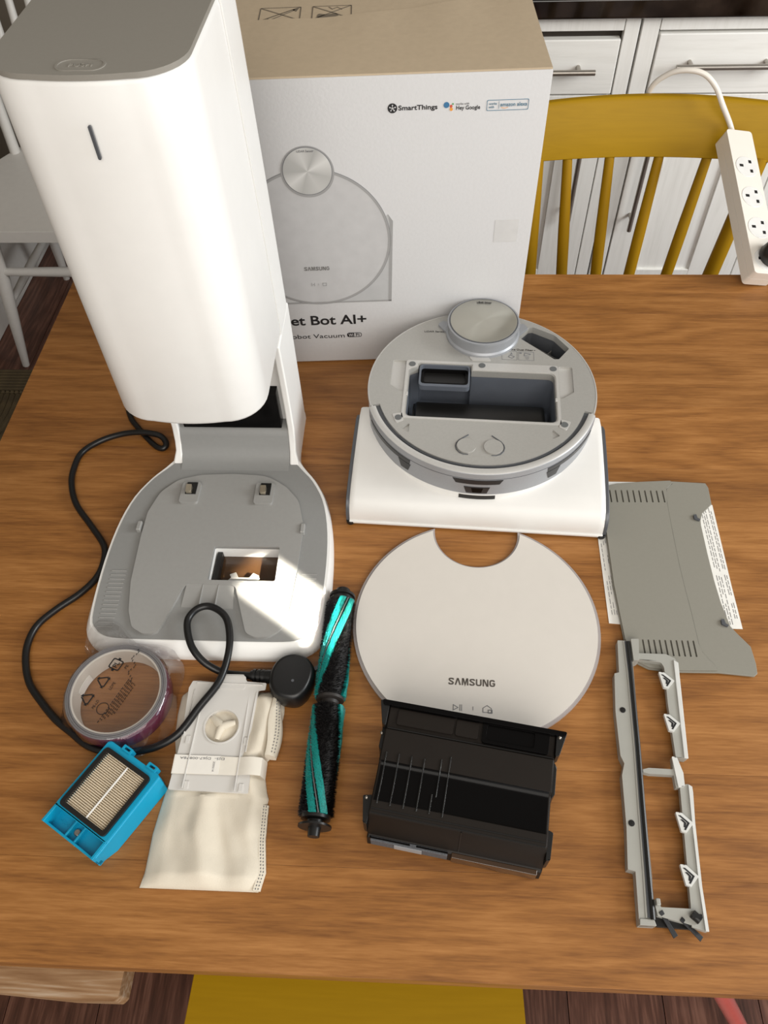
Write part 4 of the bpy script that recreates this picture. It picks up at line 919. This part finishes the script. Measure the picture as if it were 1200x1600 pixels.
for j in range(NY):
    bm.faces.new((top[j][0], top[j+1][0], bot[j+1][0], bot[j][0])); bm.faces.new((top[j][NX], bot[j][NX], bot[j+1][NX], top[j+1][NX]))
for i in range(NX):
    bm.faces.new((top[0][i], bot[0][i], bot[0][i+1], top[0][i+1])); bm.faces.new((top[NY][i], top[NY][i+1], bot[NY][i+1], bot[NY][i]))
obj('bag_cloth', bm, cloth, G, ang=60)
# welded seam along the right edge, with two rows of pressed dots
bm = NB(); rings = []
sm = [(.1445, -.1500), (.16, -.1468), (.1888, -.1510), (.2160, -.1520)]
for i in range(25):
    y = .1437+(.222-.1437)*i/24; x = interp(sm, y); rings.append([(x-.0015, y, .0022), (x-.0010, y, .0052), (x+.0055+.0004*math.sin(i*2.1), y, .0032), (x+.0058, y, .0012)])
obj('side_seam', loft(bm, rings), cloth, G)
bm = NB()
for i in range(26):
    y = .1455+.0030*i; x = interp(sm, y)
    for dx in (.0012, .0036): box(bm, (x+dx, y, .0052-dx*.31), (.0009, .0013, .0004))
obj('seam_dots', bm, ink_mid, G)
# folded-over corner of cloth at the top right
bm = NB(); rings = []
for i in range(20):
    t = i/19; y = .268+.0745*t; xo = -.1440+.0035*math.sin(t*5); hgt = .010*math.sin(PI*min(1, .15+t))
    rings.append([(-.1560, y, .004), (-.1545+.001*math.sin(t*9), y, .017+hgt*.2), (-.1500, y, .0185), (xo-.001, y, .012), (xo, y, .006), (xo-.001, y, .002)])
obj('cloth_fold', loft(bm, rings), cloth, G, ang=60)
bm = NB()
for i in range(20):
    y = .272+.0034*i
    for dx in (0, .0026): box(bm, (-.1478+dx+.0015*math.sin(i*.26), y, .0170-dx*.9), (.0009, .0013, .0006))
obj('fold_dots', bm, ink_mid, G)
# plastic collar
co = [(-.2465, .3385), (-.2436, .3465), (-.2359, .3468), (-.2157, .3452), (-.2149, .3552), (-.1890, .3554), (-.1843, .3473), (-.1627, .3461), (-.1634, .3388), (-.1705, .3377), (-.1726, .2685), (-.1669, .2464), (-.1668, .2298), (-.2477, .2314), (-.2440, .2828)]
hc = (-.2040, .2974)
def cz(x, y): return .0125+.0035*min(1, max(0, (y-.23)/.10))
bm = NB(); prism(bm, rpoly(co, .0015, 2), lambda x, y: cz(x, y), lambda x, y: cz(x, y)+.0022, [circle(.0180, 40, hc)]); cl = obj('collar', bm, collar, G, .0004, 1)
bm = NB(); lathe(bm, [(.0178, -.004), (.0178, .0026), (.0192, .0026), (.0195, .0018)], 40, (hc[0], hc[1], .0150), False); obj('inlet_ring', bm, collar, cl)
bm = NB()
for a, b2, wd in (((-.2290, .3370), (-.2330, .2320), .0014), ((-.1795, .3370), (-.1800, .2310), .0014), ((-.2395, .3370), (-.2418, .2850), .0010), ((-.1722, .3360), (-.1745, .2700), .0010), ((-.2385, .3445), (-.1665, .3435), .0014)):
    d = Vector((b2[0]-a[0], b2[1]-a[1], 0)); m2 = Vector(((a[0]+b2[0])/2, (a[1]+b2[1])/2, 0)); zc = (cz(*a)+cz(*b2))/2+.0028
    an = math.atan2(d.y, d.x); box(bm, (m2.x, m2.y, zc), (d.length, wd, .0022), Matrix.Rotation(an, 3, 'Z').to_quaternion())
for x, y in ((-.2370, .2820), (-.1760, .2820), (-.2300, .2360), (-.1745, .2350)): box(bm, (x, y, cz(x, y)+.0026), (.0045, .008, .0016))
obj('collar_rails', bm, collar, cl, .0004, 1)
obj('tab_plate', prism(NB(), rpoly([(-.2140, .3380), (-.1850, .3380), (-.1860, .3535), (-.2130, .3535)], .003, 3), .0182, .0192), collar, cl, .0003, 1)
bm = NB()
for ang_, l in ((20, .014), (140, .015), (255, .014)):
    v = Vector((math.cos(R(ang_)), math.sin(R(ang_)), 0)); tube(bm, [(hc[0], hc[1], .0148), (hc[0]+v.x*l*.5, hc[1]+v.y*l*.5, .0158), (hc[0]+v.x*l, hc[1]+v.y*l, .0145)], lambda t: .0052-.0022*t, 10)
lathe(bm, [(.0175, .0120), (.010, .0138), (.002, .0146)], 32, (hc[0], hc[1], 0), True)
obj('inlet_cloth', bm, cloth, G, ang=60)
# paper band
bm = NB(); rings = []
for i in range(33):
    x = -.2500+(-.1530+.2500)*i/32; t = i/32; zz = .0172 if t < .72 else .0172+.0035*math.sin(PI*(t-.72)/.28)
    if i in (0, 32): zz = .004
    yy0, yy1 = .2464, .2660-.0016*t; rings.append([(x, yy0, zz), (x, yy1, zz), (x, yy1, zz+.0003), (x, yy0, zz+.0003)])
obj('paper_band', loft(bm, rings), mat('band_paper', (226, 220, 208), .6), G)
text('lettering', 'DJ5-  DJ67-00878A', ink_mid, G, (-.2180, .2628, .0176), .046, .0030, (0, 0, PI))
text('lettering', '2203/14', ink_mid, G, (-.2050, .2545, .0176), .010, .0020, (0, 0, -PI/2))
obj('band_tape', prism(NB(), rect(-.2460, .2468, -.1990, .2655), .0174, .0176), mat('clear_label', (234, 230, 222), .3), G)

# ------------------------------------------------------------------ tape roll in its plastic bag
tcx, tcy = -.3210, .3285
TR = thing('boundary_tape_roll', 'dark magenta adhesive tape roll with a pale liner, inside a clear bag', 'tape roll', (tcx, tcy, T+.0006))
bm = NB(); lathe(bm, [(.0535, .001), (.0545, .003), (.0545, .0260), (.0540, .0275)], 64, cap=False); lathe(bm, [(.0500, .0272), (.0540, .0275)], 64, cap=False); lathe(bm, [(.0500, .0012), (.0535, .001)], 64, cap=False); lathe(bm, [(.0500, .0012), (.0500, .0272)], 64, cap=False); obj('tape', bm, magenta, TR)
bm = NB(); lathe(bm, [(.0462, .0012), (.0462, .0278), (.0480, .0284), (.0480, .0012)], 64, cap=False); obj('liner_core', bm, tape_in, TR)
for r in (.0490, .0512, .0530):
    bm = NB(); tube(bm, [(r*math.cos(2*PI*i/64), r*math.sin(2*PI*i/64), .0278) for i in range(64)], .0010, 8, True); obj('winding_edge', bm, tape_edge, TR)
bm = NB(); loft(bm, [[(.0459*math.cos(R(a)), .0459*math.sin(R(a)), z) for z in (.003, .0150)]+[(.0452*math.cos(R(a)), .0452*math.sin(R(a)), z) for z in (.0150, .003)] for a in range(150, 182, 4)]); obj('core_sticker', bm, paper, TR)
PB = thing('plastic_bag', 'crumpled clear plastic bag with black recycling marks around the tape roll', 'plastic bag', (tcx, tcy, T))
crn = [(116, .098), (82, .060), (40, .073), (4, .060), (-34, .069), (-62, .070), (-95, .0565), (-130, .058), (-155, .069), (-180, .0590), (-215, .062), (-244, .098)]
def bag_r(a):
    a = a % 360
    tab = sorted([((c % 360), r) for c, r in crn[:-1]]); tab = [(tab[-1][0]-360, tab[-1][1])]+tab+[(tab[0][0]+360, tab[0][1])]
    for (a0, r0), (a1, r1) in zip(tab, tab[1:]):
        if a0 <= a <= a1:
            t = (a-a0)/(a1-a0); t = t*t*(3-2*t); return r0+(r1-r0)*t
bm = NB(); NA, NR = 120, 34; g = []
for j in range(NR+1):
    row = []
    for i in range(NA):
        a = 360*i/NA; rr = bag_r(a); r = rr*j/NR; x, y = r*math.cos(R(a)), r*math.sin(R(a))
        cr_ = noise.noise(Vector((x*70, y*70, 3)))*.9+noise.noise(Vector((x*160, y*160, 8)))*.5
        if r < .0550: z = .0300+.0005*cr_*(r/.05)
        else:
            t = min(1, (r-.0550)/max(.004, rr-.0550)); base = .022 if (y > .050 and x > -.055) else .0030
            z = .0300*(1-t)**1.2+base*t+.0050*cr_*math.sin(PI*min(1, t*1.1))+.0012*abs(cr_)
        row.append(bm.verts.new((x, y, max(.0012, z))))
    g.append(row)
for j in range(1, NR):
    for i in range(NA):
        k = (i+1) % NA; bm.faces.new((g[j][i], g[j][k], g[j+1][k], g[j+1][i]))
bmesh.ops.remove_doubles(bm, verts=g[0], dist=1e-6); bm.verts.ensure_lookup_table()
cv = [v for v in bm.verts if v.co.xy.length < 1e-7][0]
for i in range(NA): bm.faces.new((cv, g[1][i], g[1][(i+1) % NA]))
obj('bag_film', bm, film, PB, ang=70)
# printed marks on the film
def mark(c, rz, fn, name='recycling_mark'):
    bm = NB(); fn(bm); return obj(name, bm, ink, PB, loc=(c[0], c[1], .0309), rot=(0, 0, rz))
def tri(b2):
    for k in range(3):
        q = Matrix.Rotation(R(120*k), 2); pts = [q @ Vector(p) for p in ((-.0058, -.0048), (.0042, -.0048), (.0042, -.0062), (.0072, -.0040), (.0042, -.0018), (.0042, -.0034), (-.0050, -.0034))]
        prism(b2, [tuple(p) for p in pts], 0, .0002)
def sq(b2):
    prism(b2, rect(-.0068, -.0062, .0068, .0062, .0025, 3), 0, .0002, [rect(-.0055, -.0049, .0055, .0049, .0018, 3)])
    box(b2, (-.0002, .0069, .0001), (.0030, .0024, .0002)); box(b2, (.0, -.0069, .0001), (.0030, .0024, .0002))
MR = R(68)
mark((-.0065, .0290), MR+PI/2, sq); text('printed_lettering', 'PE', ink, PB, (.0055, .0265, .0310), .0045, .0030, (0, 0, MR)); text('printed_lettering', 'PL', ink, PB, (-.0065, .0290, .0310), .0068, .0056, (0, 0, MR), bold=.01)
mark((-.0155, .0090), MR, tri); text('printed_lettering', 'LDPE', ink, PB, (-.0045, .0040, .0310), .0090, .0030, (0, 0, MR))
mark((-.0275, -.0110), MR, tri); text('printed_lettering', 'PE-LD', ink, PB, (-.0170, -.0170, .0310), .0100, .0028, (0, 0, MR))
mark((-.0080, -.0215), MR, lambda b2: prism(b2, circle(.0068, 24), 0, .0002, [circle(.0060, 24)]))
bm = NB()
for k in range(6):
    n3 = 16-k
    for q in range(n3):
        s = -.030+.0034*q+random.uniform(-.0004, .0004); x = .0030+.0030*k; box(bm, (x+s*.40, s*.92+.002*k-.008, .0310), (.0009, random.uniform(.0014, .0028), .0002), Matrix.Rotation(R(-22), 3, 'Z').to_quaternion())
for q in range(16): box(bm, (.0120+.0028*math.sin(q), .008+.0026*q, .0310), (.0008, .0024, .0002), Matrix.Rotation(R(-15), 3, 'Z').to_quaternion())
obj('printed_lines', bm, ink, PB, kind='stuff')

# ------------------------------------------------------------------ grey ramp plate and the leaflet under it
LF = thing('instruction_leaflet', 'folded white instruction leaflet half covered by the grey plate', 'leaflet', (0, 0, T))
obj('left_page', prism(NB(), [(.2232, .6490), (.2829, .6490), (.2560, .4360), (.2191, .4386)], .0003, .0008), paper, LF)
obj('right_page', prism(NB(), [(.3000, .6120), (.3722, .6125), (.3690, .4900), (.3685, .4347), (.3200, .4350)], .0008, .0013), paper, LF)
bm = NB()
for k, x in enumerate((.3535, .3562, .3588, .3632, .3655)):
    y = .4400+(.008 if k in (3, 4) else 0)
    while y < .602:
        l = random.uniform(.004, .009)
        if not (.503 < y < .512 or .468 < y < .474): box(bm, (x+(y-.44)*.018, y+l/2, .00145), (.0006, l, .0002))
        y += l+.0018
for k, x in enumerate((.2232, .2262, .2288)):
    y = .450
    while y < .555:
        l = random.uniform(.003, .008)
        if random.random() > .2+.1*k: box(bm, (x+.001, y+l/2, .00095), (.0006, l, .0002))
        y += l+.002
obj('printed_lines', bm, ink_mid, LF, kind='stuff')
mat_slot = mat('slot_grey', (108, 105, 96), .6)
RPp = thing('ramp_plate', 'flat grey plastic ramp plate with slotted ends lying over a leaflet', 'plate', (0, 0, T+.0016))
full = [(.2412, .6387), (.2542, .6427), (.2834, .6457), (.3251, .6485), (.3695, .6460), (.3718, .6386), (.3703, .6118), (.3640, .6050), (.3558, .5972), (.3515, .5860), (.3505, .5785), (.3495, .5359), (.3493, .4976), (.3505, .4671), (.3545, .4360), (.3600, .4270), (.3709, .4111), (.3716, .3900), (.3703, .3787), (.3662, .3751), (.3287, .3784), (.2789, .3779), (.2536, .3808), (.2417, .3876), (.2319, .4158), (.2293, .4886), (.2308, .5737), (.2350, .6200)]
obj('base_sheet', prism(NB(), full, .0, .0026), plate_grey, RPp, .0006)
upper = [(.2418, .6375), (.2542, .6415), (.2834, .6446), (.3240, .6475), (.3265, .6445), (.3168, .6339), (.3136, .6107), (.3120, .5600), (.3113, .5178), (.3118, .4800), (.3127, .4524), (.3131, .4124), (.3150, .4020), (.3192, .3942), (.3240, .3880), (.3270, .3800), (.2789, .3790), (.2540, .3818), (.2423, .3884), (.2328, .4160), (.2303, .4886), (.2318, .5737), (.2360, .6200)]
slots = [rect(.2440+.00745*k-.0009, .6105+.0001*k, .2440+.00745*k+.0009, .6310, .0008, 2) for k in range(10)]+[rect(.2520+.0062*k-.0009, .3965-.0001*k, .2520+.0062*k+.0009, .4160, .0008, 2) for k in range(10)]
obj('raised_panel', prism(NB(), upper, .0024, .0050, slots), plate_grey, RPp, .0009, 2)
for sl in slots: obj('slot_floor', prism(NB(), sl, .0025, .0029), mat_slot, RPp)
bm = NB(); tube(bm, spline([(x+.0006, y, .0027) for x, y in ((.3265, .6440), (.3172, .6339), (.3140, .6107), (.3124, .5600), (.3117, .5178), (.3122, .4800), (.3131, .4524), (.3135, .4124), (.3154, .4020), (.3196, .3942), (.3244, .3880))], 4), .0006, 6); obj('ridge_shade', bm, mat_slot, RPp)  # dark line added along the ridge to stand for its shade
for x, y in ((.3468, .5885), (.3482, .4395)): obj('clip_nub', prism(NB(), rpoly([(x-.0035, y+.004), (x, y+.005), (x+.0005, y-.001), (x+.004, y-.003), (x+.002, y-.005), (x-.004, y-.002)], .0008, 2), .0025, .0052), trim_dark, RPp, .0006)

# ------------------------------------------------------------------ brush cover frame
BF = thing('brush_cover_frame', 'light grey ladder-shaped brush cover frame with black wiper strip, at the right', 'brush cover', (0, 0, T))
lb = [(.2437, .4112), (.2380, .4110), (.2225, .4112), (.2188, .3724), (.2137, .3711), (.2088, .3277), (.2073, .2809), (.2100, .2728), (.2060, .2606), (.2031, .2108), (.1988, .1732), (.2056, .1717), (.2022, .1268), (.2172, .1266), (.2162, .1313), (.2200, .1670), (.2240, .2301), (.2285, .2897), (.2350, .3787), (.2351, .3847), (.2407, .3860)]
bt0 = T
obj('main_bar', prism(NB(), rpoly(lb, .0008, 2), .0, .0115), frame_grey, BF, .0012)
rg = [(.2290, .4105), (.2275, .3700), (.2222, .2900), (.2172, .2300), (.2125, .1700), (.2092, .1330)]
bm = NB(); tube(bm, [(x, y, .0114) for x, y in rg], .0011, 6); obj('ridge', bm, frame_grey, BF)
obj('wiper_channel', prism(NB(), [(x+.0012, y) for x, y in rg]+[(x+.0050, y) for x, y in reversed(rg)], .0110, .0119), trim_dark, BF)
bm = NB(); tube(bm, [(x, y, .0132) for x, y in [(.2332, .4089), (.2320, .3787), (.2264, .2897), (.2217, .2301), (.2171, .1670), (.2148, .1313)]], .0021, 8); obj('wiper_strip', bm, black, BF)
obj('end_hook', prism(NB(), rpoly([(.2360, .4110), (.2448, .4112), (.2412, .3850), (.2352, .3850)], .001, 2), .0040, .0165), frame_grey, BF, .0008)
rt = [(.2400, .3957), (.2725, .3953), (.2814, .3907), (.2838, .3848), (.2742, .2788), (.2622, .2805), (.2645, .3382), (.2680, .3796), (.2655, .3850), (.2400, .3884)]
obj('upper_rail', prism(NB(), rpoly(rt, [.001, .004, .004, .003, .002, .001, .01, .01, .003, .001], 3), .006, .0125), frame_grey, BF, .0014)
obj('rail_flange', prism(NB(), [(.2790, .3880), (.2838, .3848), (.2742, .2788), (.2700, .2795)], .0120, .0142), arrow_white, BF, .0007)
obj('rail_web', prism(NB(), [(.2700, .3860), (.2800, .3870), (.2735, .2800), (.2660, .2810)], .0, .0065), frame_grey, BF)
mb = [(.2271, .2669), (.2333, .2685), (.2569, .2678), (.2580, .2804), (.2626, .2795), (.2655, .2640), (.2650, .2506), (.2565, .2494), (.2567, .2620), (.2333, .2625), (.2271, .2640)]
obj('cross_bar', prism(NB(), rpoly(mb, .0008, 2), .006, .0130), frame_grey, BF, .001)
obj('cross_flag', prism(NB(), rpoly([(.2574, .2804), (.2626, .2795), (.2660, .2640), (.2650, .2506), (.2585, .2494)], .001, 2), .0128, .0150), arrow_white, BF, .0006)
rl = [(.2609, .2525), (.2690, .2537), (.2723, .2509), (.2721, .2451), (.2684, .2167), (.2635, .1601), (.2622, .1235), (.2480, .1269), (.2506, .1447), (.2550, .1909)]
obj('lower_rail', prism(NB(), rpoly(rl, .001, 2), .006, .0125), frame_grey, BF, .0012)
obj('rail_flange', prism(NB(), [(.2690, .2530), (.2723, .2509), (.2721, .2451), (.2684, .2167), (.2635, .1601), (.2622, .1235), (.2592, .1240), (.2608, .1601), (.2655, .2167)], .0118, .0142), arrow_white, BF, .0002, 1)
obj('rail_web', prism(NB(), [(.2625, .2515), (.2700, .2520), (.2625, .1400), (.2545, .1420)], .0, .0065), frame_grey, BF)
bb = [(.2180, .1477), (.2226, .1478), (.2234, .1421), (.2544, .1416), (.2585, .1353), (.2517, .1278), (.2194, .1347)]
obj('end_bar', prism(NB(), rpoly(bb, .001, 2), .006, .0128), frame_grey, BF, .001)
obj('end_post', box(NB(), (.2205, .1455, .0145), (.0040, .0060, .008)), frame_grey, BF, .001)
obj('axle_plate', prism(NB(), [(.2180, .1345), (.2510, .1305), (.2507, .1255), (.2180, .1268)], .003, .0075), black, BF, .0008)
bm = NB(); tube(bm, [(.2500, .1375, .0140), (.2560, .1320, .0140)], .0040, 12); box(bm, (.2527, .1350, .0150), (.0085, .0030, .0085)); obj('latch', bm, black, BF)
for a, b2 in (((.2225, .1385), (.2343, .1195)), ((.2395, .1330), (.2569, .1185))):
    bm = NB(); a, b2 = Vector((*a, .0135)), Vector((*b2, .0060)); d = (b2-a).normalized(); s = Vector((-d.y, d.x, 0)).normalized()
    for k in range(9):
        o3 = s*(-.0016+.0004*k); tube(bm, [a+o3, a.lerp(b2, .5)+o3, b2+o3*1.3], .0005, 5)
    obj('side_bristles', bm, fur, BF)
obj('end_cap', prism(NB(), [(.2030, .1320), (.2160, .1318), (.2172, .1266), (.2022, .1268)], .0040, .0130), frame_grey, BF, .0006)
for (x, y), an in zip(((.2668, .3635), (.2640, .3160), (.2578, .2167), (.2532, .1696)), (0, 0, 0, 0)):
    q = lambda l: [(x+a*1.45-.001, y+b2*1.45) for a, b2 in l]
    p = obj('arrow_tile', prism(NB(), rpoly(q([(-.0040, .0062), (0, .0058), (.0066, -.0008), (.0008, -.0070), (-.0024, -.0062)]), .0008, 2), .0115, .0155), arrow_white, BF, .0006)
    bm = NB()
    for k in (0, 1):
        a0 = .0040-.0026*k; prism(bm, q([(-.0026+.0008*k, a0), (-.0012+.0008*k, a0), (.0040-.0022*k, -.0008), (.0006, -.0054+.0016*k), (-.0004, -.0050+.0016*k), (.0024-.0022*k, -.0008)]), .0154, .0158)
    obj('arrow_mark', bm, ink, p)
for x, y in ((.2165, .3293), (.2084, .2147)):
    bm = NB(); lathe(bm, [(.0030, .0112), (.0030, .0122), (.0020, .0124)], 16, (x, y, 0)); obj('screw', bm, black, BF)

flush_text()
